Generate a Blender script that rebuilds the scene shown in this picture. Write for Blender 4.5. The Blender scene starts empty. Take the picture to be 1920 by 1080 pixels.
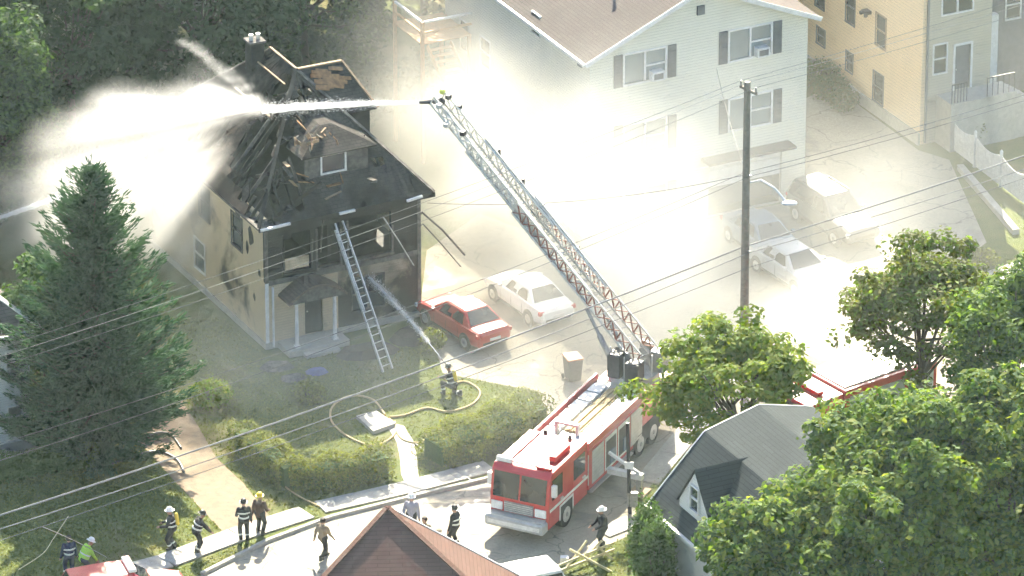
import bpy, math, random
import numpy as np
from mathutils import Vector, Matrix
random.seed(7)
rng = np.random.default_rng(7)
scn = bpy.context.scene
C = scn.collection
R = math.radians

# ------------------------------------------------------------------ camera
FPX = 12000.0                      # focal length in photo pixels (1920 wide)
PITCH = R(25.0)
D0 = FPX / 45.0                    # distance to the ground point in the image centre
cam_d = bpy.data.cameras.new('camera'); cam = bpy.data.objects.new('camera', cam_d); C.objects.link(cam)
cam_d.sensor_width = 36.0; cam_d.lens = FPX / 1920.0 * 36.0
cam_d.clip_start = 1.0; cam_d.clip_end = 4000.0
CAM = np.array([0.0, -D0 * math.cos(PITCH), D0 * math.sin(PITCH)])
cam.location = CAM; cam.rotation_euler = (math.pi / 2 - PITCH, 0, 0)
scn.camera = cam

# ------------------------------------------------------------------ light
SUN_EL, SUN_AZ = 37.0, 0.0         # the sun stands behind the houses, towards +Y
w = bpy.data.worlds.new('World'); scn.world = w; w.use_nodes = True
nt = w.node_tree; nt.nodes.clear()
sky = nt.nodes.new('ShaderNodeTexSky'); sky.sky_type = 'NISHITA'; sky.sun_disc = False
sky.sun_elevation = R(SUN_EL); sky.sun_rotation = R(SUN_AZ); sky.air_density = 1.0; sky.dust_density = 1.5
bg = nt.nodes.new('ShaderNodeBackground'); bg.inputs[1].default_value = 0.085
wo = nt.nodes.new('ShaderNodeOutputWorld')
nt.links.new(sky.outputs[0], bg.inputs[0]); nt.links.new(bg.outputs[0], wo.inputs[0])
sd = bpy.data.lights.new('sun', 'SUN'); sd.energy = 4.8; sd.angle = R(0.5); sd.color = (1.0, 0.91, 0.72)
sun = bpy.data.objects.new('sun', sd); C.objects.link(sun)
sun.rotation_euler = (R(90 - SUN_EL), 0, R(180 - SUN_AZ)); sun.location = (0, 60, 60)
scn.view_settings.view_transform = 'Standard'; scn.view_settings.look = 'None'
scn.view_settings.exposure = 2.28; scn.view_settings.gamma = 1.0
scn.view_settings.use_curve_mapping = False
cy = scn.cycles
cy.use_denoising = True; cy.max_bounces = 6; cy.diffuse_bounces = 2; cy.glossy_bounces = 3
cy.transmission_bounces = 6; cy.transparent_max_bounces = 12; cy.volume_bounces = 2
cy.volume_step_rate = 1.0; cy.volume_max_steps = 256
try: cy.denoiser = 'OPENIMAGEDENOISE'
except Exception: pass
cy.sample_clamp_indirect = 6.0; cy.use_adaptive_sampling = True; cy.adaptive_threshold = .06; cy.adaptive_min_samples = 12

# ------------------------------------------------------------------ pixels to places
_rt = np.array([1.0, 0, 0]); _up = np.array([0, math.sin(PITCH), math.cos(PITCH)]); _fw = np.array([0, math.cos(PITCH), -math.sin(PITCH)])
def ray(x, y):
    return _rt * (x - 960) / FPX + _up * (540 - y) / FPX + _fw
def g(x, y, z=0.0):                # photo pixel -> point on the level plane at height z
    d = ray(x, y); return CAM + d * ((z - CAM[2]) / d[2])
def onplane(x, y, p, n):
    d = ray(x, y); n = np.asarray(n, float); return CAM + d * (((np.asarray(p, float) - CAM) @ n) / (d @ n))
def frame(a):
    a = R(a); return np.array([math.cos(a), math.sin(a), 0]), np.array([-math.sin(a), math.cos(a), 0])
ZZ = np.array([0, 0, 1.0])
class Frame:                       # a house frame: u along the front, v away from the viewer
    def __init__(s, o, a):
        s.o = np.asarray(o, float); s.a = a; s.u, s.v = frame(a)
    def w(s, u, v, z=0): return s.o + s.u * u + s.v * v + ZZ * z
    def loc(s, p):
        q = np.asarray(p, float) - s.o; return np.array([q @ s.u, q @ s.v, q[2]])
    def front(s, x, y, v=0.0):     # pixel on the wall plane v = const -> (u, z)
        l = s.loc(onplane(x, y, s.w(0, v), s.v)); return l[0], l[2]
    def side(s, x, y, u=0.0):      # pixel on the wall plane u = const -> (v, z)
        l = s.loc(onplane(x, y, s.w(u, 0), s.u)); return l[1], l[2]

# ------------------------------------------------------------------ mesh collector
class MB:
    def __init__(s): s.v = []; s.f = []; s.m = []
    def add(s, vs, fs, mi=0):
        o = len(s.v); s.v += [tuple(float(c) for c in p) for p in vs]; s.f += [tuple(i + o for i in f) for f in fs]; s.m += [mi] * len(fs); return s
    def box(s, x0, x1, y0, y1, z0, z1, mi=0):
        vs = [(x, y, z) for z in (z0, z1) for y in (y0, y1) for x in (x0, x1)]
        return s.add(vs, [(0, 2, 3, 1), (4, 5, 7, 6), (0, 1, 5, 4), (1, 3, 7, 5), (3, 2, 6, 7), (2, 0, 4, 6)], mi)
    def tbox(s, b, t, mi=0):       # eight corners: bottom ring b, top ring t (counter-clockwise)
        return s.add(list(b) + list(t), [(3, 2, 1, 0), (4, 5, 6, 7), (0, 1, 5, 4), (1, 2, 6, 5), (2, 3, 7, 6), (3, 0, 4, 7)], mi)
    def bar(s, p, q, w, h=None, up=(0, 0, 1), mi=0):
        p = np.asarray(p, float); q = np.asarray(q, float); h = w if h is None else h
        d = q - p; d = d / (np.linalg.norm(d) + 1e-9); up = np.asarray(up, float)
        if abs(d @ up) > .98: up = np.array([1.0, 0, 0])
        a = np.cross(d, up); a /= np.linalg.norm(a); b = np.cross(a, d)
        o = [(-1, -1), (1, -1), (1, 1), (-1, 1)]
        return s.tbox([p + a * i * w / 2 + b * j * h / 2 for i, j in o][::-1], [q + a * i * w / 2 + b * j * h / 2 for i, j in o][::-1], mi)
    def tube(s, p, q, r0, r1=None, n=8, cap=True, mi=0):
        p = np.asarray(p, float); q = np.asarray(q, float); r1 = r0 if r1 is None else r1
        d = q - p; d = d / (np.linalg.norm(d) + 1e-9); e = np.array([0, 0, 1.0]) if abs(d[2]) < .9 else np.array([1.0, 0, 0])
        a = np.cross(d, e); a /= np.linalg.norm(a); b = np.cross(d, a)
        c = [(math.cos(2 * math.pi * k / n), math.sin(2 * math.pi * k / n)) for k in range(n)]
        vs = [p + (a * i + b * j) * r0 for i, j in c] + [q + (a * i + b * j) * r1 for i, j in c]
        fs = [(k, (k + 1) % n, n + (k + 1) % n, n + k) for k in range(n)]
        if cap: fs += [tuple(range(n - 1, -1, -1)), tuple(range(n, 2 * n))]
        return s.add(vs, fs, mi)
    def path(s, pts, r, n=6, mi=0):
        pts = [np.asarray(p, float) for p in pts]; vs = []; fs = []; N = len(pts)
        rr = r if hasattr(r, '__len__') else [r] * N
        a0 = None
        for i, p in enumerate(pts):
            d = pts[min(i + 1, N - 1)] - pts[max(i - 1, 0)]; d = d / (np.linalg.norm(d) + 1e-9)
            if a0 is None:
                e = np.array([0, 0, 1.0]) if abs(d[2]) < .9 else np.array([1.0, 0, 0]); a = np.cross(d, e)
            else: a = a0 - d * (a0 @ d)
            a /= (np.linalg.norm(a) + 1e-9); a0 = a; b = np.cross(d, a)
            vs += [p + (a * math.cos(2 * math.pi * k / n) + b * math.sin(2 * math.pi * k / n)) * rr[i] for k in range(n)]
        for i in range(N - 1):
            for k in range(n): fs.append((i * n + k, i * n + (k + 1) % n, (i + 1) * n + (k + 1) % n, (i + 1) * n + k))
        fs += [tuple(range(n - 1, -1, -1)), tuple(range((N - 1) * n, N * n))]
        return s.add(vs, fs, mi)
    def prism(s, poly, d, mi=0):   # planar polygon extruded by vector d
        n = len(poly); poly = [np.asarray(p, float) for p in poly]; d = np.asarray(d, float)
        return s.add(poly + [p + d for p in poly], [tuple(range(n - 1, -1, -1)), tuple(range(n, 2 * n))] + [(k, (k + 1) % n, n + (k + 1) % n, n + k) for k in range(n)], mi)
    def slab(s, poly, t, mi=0):    # planar polygon thickened downwards along its normal
        p = [np.asarray(q, float) for q in poly]; nrm = np.cross(p[1] - p[0], p[2] - p[0]); nrm /= np.linalg.norm(nrm)
        if nrm[2] < 0: p = p[::-1]; nrm = -nrm
        return s.prism([q - nrm * t for q in p], nrm * t, mi)
    def ball(s, c, r, n=10, m=6, mi=0):
        c = np.asarray(c, float); r = np.asarray(r if hasattr(r, '__len__') else (r, r, r), float); vs = [c + r * (0, 0, -1)]
        for j in range(1, m):
            t = -math.pi / 2 + math.pi * j / m
            vs += [c + r * (math.cos(t) * math.cos(2 * math.pi * k / n), math.cos(t) * math.sin(2 * math.pi * k / n), math.sin(t)) for k in range(n)]
        vs.append(c + r * (0, 0, 1)); L = len(vs) - 1
        fs = [(0, 1 + (k + 1) % n, 1 + k) for k in range(n)]
        for j in range(m - 2):
            for k in range(n): fs.append((1 + j * n + k, 1 + j * n + (k + 1) % n, 1 + (j + 1) * n + (k + 1) % n, 1 + (j + 1) * n + k))
        fs += [(L, 1 + (m - 2) * n + k, 1 + (m - 2) * n + (k + 1) % n) for k in range(n)]
        return s.add(vs, fs, mi)
    def build(s, name, mats, parent=None, smooth=False, bevel=0.0, recalc=False):
        me = bpy.data.meshes.new(name); me.from_pydata(s.v, [], s.f)
        mats = mats if isinstance(mats, (list, tuple)) else [mats]
        for m in mats: me.materials.append(m)
        me.polygons.foreach_set('material_index', s.m)
        if recalc or True:
            import bmesh
            bm = bmesh.new(); bm.from_mesh(me); bmesh.ops.recalc_face_normals(bm, faces=bm.faces)
            if bevel > 0:
                bmesh.ops.bevel(bm, geom=[e for e in bm.edges if len(e.link_faces) == 2 and e.calc_face_angle(0) > .5], offset=bevel, segments=1, affect='EDGES', clamp_overlap=True)
            bm.to_mesh(me); bm.free()
        uvmap(me)
        if smooth: me.polygons.foreach_set('use_smooth', [True] * len(me.polygons))
        o = bpy.data.objects.new(name, me); C.objects.link(o)
        if parent is not None: o.parent = parent
        return o
def uvmap(me):                     # metres along / up each face
    n = len(me.polygons)
    if n == 0: return
    uv = me.uv_layers.new(name='UVMap')
    co = np.empty(len(me.vertices) * 3); me.vertices.foreach_get('co', co); co = co.reshape(-1, 3)
    nr = np.empty(n * 3); me.polygons.foreach_get('normal', nr); nr = nr.reshape(-1, 3)
    lt = np.empty(n, int); me.polygons.foreach_get('loop_total', lt)
    li = np.empty(len(me.loops), int); me.loops.foreach_get('vertex_index', li)
    N = np.repeat(nr, lt, axis=0)
    T = np.stack([-N[:, 1], N[:, 0], np.zeros(len(N))], 1); L = np.linalg.norm(T, axis=1)
    flat = L < 1e-3; T[flat] = (1, 0, 0); L[flat] = 1; T /= L[:, None]; B = np.cross(N, T)
    P = co[li]; out = np.stack([(P * T).sum(1), (P * B).sum(1)], 1)
    uv.data.foreach_set('uv', out.ravel().astype(np.float32))

def tag(o, label=None, cat=None, group=None, kind=None):
    if label: o['label'] = label
    if cat: o['category'] = cat
    if group: o['group'] = group
    if kind: o['kind'] = kind
    return o
def thing(name, label, cat, loc=(0, 0, 0), rotz=0.0, group=None):
    o = bpy.data.objects.new(name, None); C.objects.link(o); o.empty_display_size = .3
    o.location = tuple(float(c) for c in loc); o.rotation_euler = (0, 0, R(rotz)); return tag(o, label, cat, group)
def copy_tree(o, parent=None):
    c = o.copy(); C.objects.link(c); c.parent = parent
    for ch in list(o.children): copy_tree(ch, c)
    return c

# ------------------------------------------------------------------ materials
def newmat(name):
    m = bpy.data.materials.new(name); m.use_nodes = True
    nt = m.node_tree; b = nt.nodes['Principled BSDF']; return m, nt, b
def link(nt, a, b): nt.links.new(a, b)
def ncoord(nt, kind='Object', scale=None):
    tc = nt.nodes.new('ShaderNodeTexCoord'); out = tc.outputs[kind]
    if scale:
        mp = nt.nodes.new('ShaderNodeMapping'); mp.inputs['Scale'].default_value = scale; link(nt, out, mp.inputs[0]); out = mp.outputs[0]
    return out
def nnoise(nt, vec, scale, detail=4, rough=.6, dist=0.0):
    n = nt.nodes.new('ShaderNodeTexNoise'); n.inputs['Scale'].default_value = scale; n.inputs['Detail'].default_value = detail
    n.inputs['Roughness'].default_value = rough; n.inputs['Distortion'].default_value = dist
    link(nt, vec, n.inputs['Vector']); return n.outputs['Fac']
def nramp(nt, fac, stops):
    r = nt.nodes.new('ShaderNodeValToRGB'); e = r.color_ramp.elements
    while len(e) < len(stops): e.new(.5)
    for k, (p, c) in enumerate(stops):
        e[k].position = p; e[k].color = (*c, 1) if hasattr(c, '__len__') else (c, c, c, 1)
    link(nt, fac, r.inputs[0]); return r.outputs[0]
def nmix(nt, fac, a, b, mode='MIX'):
    m = nt.nodes.new('ShaderNodeMix'); m.data_type = 'RGBA'; m.blend_type = mode
    for sock, val in ((m.inputs[0], fac), (m.inputs[6], a), (m.inputs[7], b)):
        if hasattr(val, 'is_linked'): link(nt, val, sock)
        elif hasattr(val, '__len__'): sock.default_value = (*val, 1)
        else: sock.default_value = val
    return m.outputs[2]
def nmath(nt, op, a, b=None, c=None, clamp=False):
    m = nt.nodes.new('ShaderNodeMath'); m.operation = op; m.use_clamp = clamp
    for k, val in enumerate((a, b, c)):
        if val is None: continue
        if hasattr(val, 'is_linked'): link(nt, val, m.inputs[k])
        else: m.inputs[k].default_value = val
    return m.outputs[0]
def nbump(nt, b, h, strength=.3, dist=.02):
    n = nt.nodes.new('ShaderNodeBump'); n.inputs['Strength'].default_value = strength; n.inputs['Distance'].default_value = dist
    link(nt, h, n.inputs['Height']); link(nt, n.outputs[0], b.inputs['Normal'])
def pm(name, c1, c2=None, scale=3.0, rough=.7, metal=0.0, bump=0.0, spec=.4, coat=0.0, detail=5):
    m, nt, b = newmat(name); b.inputs['Roughness'].default_value = rough; b.inputs['Metallic'].default_value = metal
    b.inputs['Specular IOR Level'].default_value = spec; b.inputs['Coat Weight'].default_value = coat
    c2 = c2 or tuple(c * .72 for c in c1); v = ncoord(nt); f = nnoise(nt, v, scale, detail)
    f2 = nnoise(nt, v, scale * .17, 3)
    col = nmix(nt, nramp(nt, f, [(.35, 0), (.65, 1)]), c1, c2)
    col = nmix(nt, nramp(nt, f2, [(.4, 0.0), (.7, .35)]), col, tuple(c * .6 for c in c1))
    link(nt, col, b.inputs['Base Color'])
    if bump: nbump(nt, b, f, bump, .02)
    return m
def mat_siding(name, c, board=.13, dirt=.35, soot=0.0, soot_c=(.012, .011, .010), sx=(0, 0, 0), sscale=.55, bias=.0):
    m, nt, b = newmat(name); b.inputs['Roughness'].default_value = .75
    uv = ncoord(nt, 'UV'); sp = nt.nodes.new('ShaderNodeSeparateXYZ'); link(nt, uv, sp.inputs[0])
    ph = nmath(nt, 'FRACT', nmath(nt, 'DIVIDE', sp.outputs[1], board))
    ob = ncoord(nt)
    f = nnoise(nt, ob, 1.3, 6); col = nmix(nt, nramp(nt, f, [(.3, 0), (.75, dirt)]), c, tuple(x * .55 for x in c))
    lap = nramp(nt, ph, [(0.0, .55), (.07, .62), (.12, 1.0), (1.0, 1.0)]); col = nmix(nt, 1.0, col, lap, 'MULTIPLY')
    if soot > 0:
        g1 = nnoise(nt, ob, sscale, 6, .62, .4); so = nramp(nt, nmath(nt, 'ADD', g1, bias), [(.46, 0.0), (.60, soot)])
        col = nmix(nt, so, col, soot_c)
    link(nt, col, b.inputs['Base Color']); nbump(nt, b, ph, .5, .02); return m
def mat_shingle(name, c1, c2, mortar, course=.16, tab=.30, rough=.9, char=0.0, char_bias=0.0):
    m, nt, b = newmat(name); b.inputs['Roughness'].default_value = rough; b.inputs['Specular IOR Level'].default_value = .08
    uv = ncoord(nt, 'UV'); br = nt.nodes.new('ShaderNodeTexBrick'); link(nt, uv, br.inputs['Vector'])
    br.inputs['Scale'].default_value = 1.0; br.inputs['Brick Width'].default_value = tab; br.inputs['Row Height'].default_value = course
    br.inputs['Mortar Size'].default_value = .012; br.inputs['Color1'].default_value = (*c1, 1); br.inputs['Color2'].default_value = (*c2, 1); br.inputs['Mortar'].default_value = (*mortar, 1)
    ob = ncoord(nt); f = nnoise(nt, ob, .9, 6); col = nmix(nt, nramp(nt, f, [(.35, 0), (.7, .5)]), br.outputs[0], tuple(x * .6 for x in c1))
    if char > 0:
        g1 = nnoise(nt, ob, .5, 6, .65, .5); col = nmix(nt, nramp(nt, nmath(nt, 'ADD', g1, char_bias), [(.42, 0), (.58, char)]), col, (.014, .013, .013))
    link(nt, col, b.inputs['Base Color']); nbump(nt, b, br.outputs['Fac'], -.4, .02); return m
def mat_leaf(name, c1, c2, trans=.45, scale=.6, tint=(1.5, 1.55, .7)):
    m, nt, b = newmat(name); out = nt.nodes['Material Output']
    b.inputs['Roughness'].default_value = .7; b.inputs['Specular IOR Level'].default_value = .15
    ob = ncoord(nt); f = nnoise(nt, ob, scale, 4); f2 = nnoise(nt, ob, 9.0, 2)
    col = nmix(nt, nramp(nt, nmath(nt, 'MULTIPLY_ADD', f2, .5, nmath(nt, 'MULTIPLY', f, .5)), [(.35, 0), (.65, 1)]), c1, c2)
    link(nt, col, b.inputs['Base Color']); tr = nt.nodes.new('ShaderNodeBsdfTranslucent')
    link(nt, nmix(nt, 1.0, col, tint, 'MULTIPLY'), tr.inputs[0])
    mx = nt.nodes.new('ShaderNodeMixShader'); mx.inputs[0].default_value = trans
    link(nt, b.outputs[0], mx.inputs[1]); link(nt, tr.outputs[0], mx.inputs[2]); link(nt, mx.outputs[0], out.inputs[0]); return m
def mat_paint(name, c, rough=.25, dirt=.25, coat=.6):
    m, nt, b = newmat(name); b.inputs['Coat Weight'].default_value = coat; b.inputs['Coat Roughness'].default_value = .12
    ob = ncoord(nt); f = nnoise(nt, ob, 2.2, 6); link(nt, nmix(nt, nramp(nt, f, [(.4, 0), (.75, dirt)]), c, tuple(x * .5 + .05 for x in c)), b.inputs['Base Color'])
    link(nt, nramp(nt, f, [(.3, rough), (.8, min(1, rough + .3))]), b.inputs['Roughness']); return m
def mat_glass(name, c=(.02, .025, .03), rough=.08):
    m, nt, b = newmat(name); ob = ncoord(nt); f = nnoise(nt, ob, .8, 3)
    link(nt, nmix(nt, f, c, tuple(x * 2.2 for x in c)), b.inputs['Base Color']); b.inputs['Roughness'].default_value = rough
    b.inputs['Specular IOR Level'].default_value = .8; return m

M = {}
M['concrete'] = pm('pale_concrete', (.42, .40, .35), (.33, .31, .27), 4, .9, bump=.2)
M['asphalt'] = pm('worn_asphalt', (.26, .25, .22), (.19, .18, .165), 6, .92, bump=.3)
M['asphalt_lot'] = pm('lot_asphalt', (.30, .285, .24), (.21, .20, .175), 3, .92, bump=.3)
def mat_road(name, c1, c2):
    m, nt, b = newmat(name); ob = ncoord(nt); f = nnoise(nt, ob, 7, 6); big = nnoise(nt, ob, .28, 5, .6, .5); mid = nnoise(nt, ob, 1.1, 5)
    col = nmix(nt, nramp(nt, f, [(.3, 0), (.7, 1)]), c1, c2); col = nmix(nt, nramp(nt, mid, [(.45, 0), (.7, .45)]), col, tuple(x * .6 for x in c1))
    vo = nt.nodes.new('ShaderNodeTexVoronoi'); vo.feature = 'DISTANCE_TO_EDGE'; vo.inputs['Scale'].default_value = .33
    mp = nt.nodes.new('ShaderNodeVectorMath'); mp.operation = 'ADD'; nn = nt.nodes.new('ShaderNodeTexNoise'); nn.inputs['Scale'].default_value = .9; nn.inputs['Detail'].default_value = 5; link(nt, ob, nn.inputs['Vector'])
    sc = nt.nodes.new('ShaderNodeVectorMath'); sc.operation = 'SCALE'; sc.inputs['Scale'].default_value = 1.6; link(nt, nn.outputs['Color'], sc.inputs[0]); link(nt, ob, mp.inputs[0]); link(nt, sc.outputs[0], mp.inputs[1]); link(nt, mp.outputs[0], vo.inputs['Vector'])
    col = nmix(nt, nramp(nt, vo.outputs['Distance'], [(.0, .75), (.012, 0.0)]), col, (.05, .05, .045))
    wet = nramp(nt, big, [(.56, 0.0), (.64, 1.0)]); col = nmix(nt, nmath(nt, 'MULTIPLY', wet, .55), col, (.05, .05, .05)); link(nt, col, b.inputs['Base Color'])
    link(nt, nramp(nt, big, [(.54, .92), (.66, .38)]), b.inputs['Roughness']); nbump(nt, b, f, .3, .02); return m
M['asphalt'] = mat_road('worn_road', (.34, .305, .235), (.25, .225, .175)); M['asphalt_lot'] = mat_road('worn_lot', (.33, .30, .235), (.235, .215, .17))
M['kerb'] = pm('kerb_stone', (.40, .38, .33), (.30, .285, .25), 5, .9, bump=.2)
M['dirt'] = pm('bare_dirt', (.25, .19, .13), (.17, .13, .09), 3, .95, bump=.4)
M['white_trim'] = pm('white_trim', (.74, .73, .70), (.60, .59, .56), 5, .6)
M['white_metal'] = pm('white_metal', (.70, .70, .68), (.55, .55, .53), 4, .4, spec=.5)
M['ladder_white'] = pm('ladder_pale_paint', (.66, .64, .58), (.5, .48, .43), 5, .75, spec=.15)
M['alu'] = pm('aluminium', (.62, .62, .60), (.48, .48, .47), 6, .38, metal=.55)
M['steel'] = pm('dull_steel', (.36, .36, .35), (.24, .24, .24), 6, .45, metal=.5)
M['dark_metal'] = pm('dark_metal', (.06, .06, .065), (.035, .035, .04), 6, .5, metal=.3)
M['rubber'] = pm('rubber', (.018, .018, .018), (.03, .03, .03), 8, .8)
M['glass'] = mat_glass('window_glass'); M['glass_blue'] = mat_glass('pale_window_glass', (.10, .125, .13), .15)
M['char'] = pm('charred_wood', (.022, .020, .019), (.006, .006, .006), 5, .75, bump=.6)
M['ash'] = pm('ashen_wood', (.16, .145, .13), (.04, .037, .035), 4, .9, bump=.5)
M['burnt_wood'] = pm('scorched_board', (.36, .20, .09), (.16, .09, .05), 5, .85, bump=.4)
M['wood'] = pm('weathered_wood', (.34, .24, .15), (.24, .17, .11), 5, .85, bump=.3)
M['pole_wood'] = pm('pole_wood', (.26, .235, .20), (.17, .155, .13), 6, .9, bump=.4)
M['deck_wood'] = pm('orange_deck_wood', (.55, .33, .17), (.42, .25, .13), 6, .8, bump=.2)
M['wire'] = pm('cable_jacket', (.10, .10, .10), (.07, .07, .07), 3, .35, spec=.7)
M['bright_wire'] = pm('bright_cable', (.30, .29, .27), (.20, .195, .18), 3, .35, metal=.2, spec=.8)
M['hose'] = pm('fire_hose', (.55, .42, .22), (.40, .30, .16), 4, .8)
M['bark'] = pm('bark', (.11, .085, .06), (.06, .05, .04), 5, .95, bump=.6)

# ================================================================== the setting
def ground_mat():
    m, nt, b = newmat('grass_ground'); b.inputs['Roughness'].default_value = .95; b.inputs['Specular IOR Level'].default_value = .1
    ob = ncoord(nt); big = nnoise(nt, ob, .22, 5); mid = nnoise(nt, ob, 1.6, 6); fine = nnoise(nt, ob, 14, 4)
    gr = nmix(nt, nramp(nt, mid, [(.3, 0), (.7, 1)]), (.085, .115, .035), (.135, .145, .05))
    gr = nmix(nt, nramp(nt, fine, [(.4, 0), (.7, .6)]), gr, (.05, .07, .022))
    col = nmix(nt, nramp(nt, big, [(.52, 0), (.66, .75)]), gr, (.22, .18, .105))
    link(nt, col, b.inputs['Base Color']); nbump(nt, b, fine, .8, .06); return m
M['grass'] = ground_mat()
def sheet(name, pts, z, mat, kind='structure', thick=0.0):
    mb = MB(); P = [np.array([p[0], p[1], z]) for p in pts]
    if thick: mb.prism([p - ZZ * thick for p in P], ZZ * thick)
    else: mb.add(P, [tuple(range(len(P)))])
    o = mb.build(name, mat); o['kind'] = kind; return o
def pxs(l, z=0.0): return [g(x, y, z)[:2] for x, y in l]

# one sheet of lawn to the horizon, with a low swell so that it is not dead flat far off
mb = MB(); S = 600.0
mb.add([(-S, -S, 0), (S, -S, 0), (S, S, 0), (-S, S, 0)], [(0, 1, 2, 3)])
o = mb.build('ground', M['grass']); o['kind'] = 'structure'

kerb_px = [(-260, 1330), (120, 1175), (378, 1079), (502, 1016), (620, 972), (780, 932), (918, 899), (1060, 862), (1250, 755), (1420, 690), (1650, 600), (1920, 505), (2300, 380)]
low_px = [(2300, 640), (1920, 760), (1650, 830), (1480, 830), (1290, 845), (1196, 935), (1185, 1002), (1100, 1040), (1000, 1085), (840, 1180), (500, 1330)]
sheet('road', pxs(kerb_px + low_px), .004, M['asphalt'])
# shared yard paving between the burnt house and the white houses
sheet('parking_area', pxs([(790, 560), (830, 700), (1010, 735), (1060, 862), (1250, 755), (1420, 690), (1650, 600), (1850, 455), (1780, 300), (1722, 282), (1560, 160), (1500, 190), (1506, 374), (1300, 415), (1080, 470), (900, 400), (800, 470)]), .008, M['asphalt_lot'])
sheet('driveway', pxs([(335, 742), (300, 762), (262, 830), (330, 905), (430, 1010), (520, 985), (455, 905), (405, 858), (372, 800)]), .008, M['dirt'])
# front walk, curving down to the street
walk = [(712, 792), (742, 800), (760, 830), (766, 860), (768, 890), (784, 925)]
mb = MB(); Lp = [g(x - 16, y) for x, y in walk]; Rp = [g(x + 16, y) for x, y in walk]
for k in range(len(walk) - 1):
    mb.prism([Lp[k] , Rp[k], Rp[k + 1], Lp[k + 1]], ZZ * .03)
o = mb.build('front_path', M['concrete']); o['kind'] = 'structure'
# walk landing: a slab of its own
mb = MB(); a = [g(x, y) for x, y in [(668, 786), (705, 776), (742, 800), (700, 815)]]; mb.prism(a, ZZ * .16)
o = mb.build('path_landing', M['concrete']); o['kind'] = 'structure'

def strip(name, px, off0, off1, h, mat, piece, gap=.015, z0=0.0):
    """pavement or kerb made of separate slabs along a pixel polyline"""
    P = [g(x, y) for x, y in px]; root = bpy.data.objects.new(name, None); C.objects.link(root); root['kind'] = 'structure'
    seg = []; n = 0
    for a, b in zip(P[:-1], P[1:]):
        L = np.linalg.norm(b - a); d = (b - a) / L; nrm = np.array([-d[1], d[0], 0]); k = max(1, int(round(L / piece)))
        for i in range(k):
            p = a + d * (L * i / k + gap / 2); q = a + d * (L * (i + 1) / k - gap / 2); j = rng.normal(0, .004)
            mb = MB(); mb.prism([p + nrm * off0 + ZZ * z0, q + nrm * off0 + ZZ * z0, q + nrm * off1 + ZZ * z0, p + nrm * off1 + ZZ * z0], ZZ * (h + j))
            mb.build('slab' if piece > .95 else 'kerbstone', mat, root); n += 1
    return root
strip('kerb', kerb_px[2:9], -.08, .08, .13, M['kerb'], 1.8)
strip('pavement', [(120, 1104), (313, 1053), (444, 1004), (575, 962)], -.55, .55, .07, M['concrete'], 1.5)
strip('pavement', [(610, 962), (790, 921), (930, 884)], -.02, 1.0, .06, M['concrete'], 1.5)
strip('pavement', [(1700, 575), (1840, 528), (2000, 470)], -.5, .5, .06, M['concrete'], 1.5)
strip('pavement', [(1212, 905), (1300, 800), (1340, 760)], -.5, .5, .06, M['concrete'], 1.5)
strip('pavement', [(1130, 1002), (1190, 978)], -.4, .5, .06, M['concrete'], 1.2)

# ------------------------------------------------------------------ foliage
M['leaf'] = mat_leaf('leaf_green', (.075, .145, .022), (.150, .210, .034))
M['leaf_yellow'] = mat_leaf('leaf_yellow_green', (.13, .175, .03), (.20, .225, .045), .5)
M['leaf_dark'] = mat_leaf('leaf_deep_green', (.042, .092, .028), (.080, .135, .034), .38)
M['leaf_olive'] = mat_leaf('leaf_olive', (.085, .105, .030), (.125, .130, .040), .45)
M['needle'] = mat_leaf('needle_green', (.025, .070, .044), (.062, .118, .050), .24, tint=(1.1, 1.3, .7))
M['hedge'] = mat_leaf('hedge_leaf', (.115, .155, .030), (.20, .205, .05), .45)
def leaf_mesh(name, cen, nrm, size, mats, aspect=.55, par=None, obj=True, rs=None, tan=None):
    """many small kite-shaped leaves from centres and facing directions"""
    rs = rs or rng; n = len(cen); nrm = nrm / (np.linalg.norm(nrm, axis=1)[:, None] + 1e-9)
    t = np.cross(nrm, rs.normal(size=(n, 3)))
    if tan is not None: t = tan + .35 * t; nrm = np.cross(np.cross(t, nrm), t); nrm /= (np.linalg.norm(nrm, axis=1)[:, None] + 1e-9)
    t /= (np.linalg.norm(t, axis=1)[:, None] + 1e-9); b = np.cross(nrm, t)
    s = (size * rs.uniform(.6, 1.35, n))[:, None]
    v = np.empty((n, 4, 3)); v[:, 0] = cen - t * s; v[:, 1] = cen + b * s * aspect + nrm * s * .15; v[:, 2] = cen + t * s; v[:, 3] = cen - b * s * aspect + nrm * s * .15
    me = bpy.data.meshes.new(name); me.vertices.add(n * 4); me.loops.add(n * 4); me.polygons.add(n)
    me.vertices.foreach_set('co', v.ravel()); me.loops.foreach_set('vertex_index', np.arange(n * 4, dtype=np.int32))
    me.polygons.foreach_set('loop_start', np.arange(0, n * 4, 4, dtype=np.int32)); me.polygons.foreach_set('loop_total', np.full(n, 4, dtype=np.int32))
    mats = mats if isinstance(mats, (list, tuple)) else [mats]
    for m in mats: me.materials.append(m)
    if len(mats) > 1: me.polygons.foreach_set('material_index', rs.integers(0, len(mats), n).astype(np.int32))
    me.update(); me.validate()
    if not obj: return me
    o = bpy.data.objects.new(name, me); C.objects.link(o)
    if par is not None: o.parent = par
    return o
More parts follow.
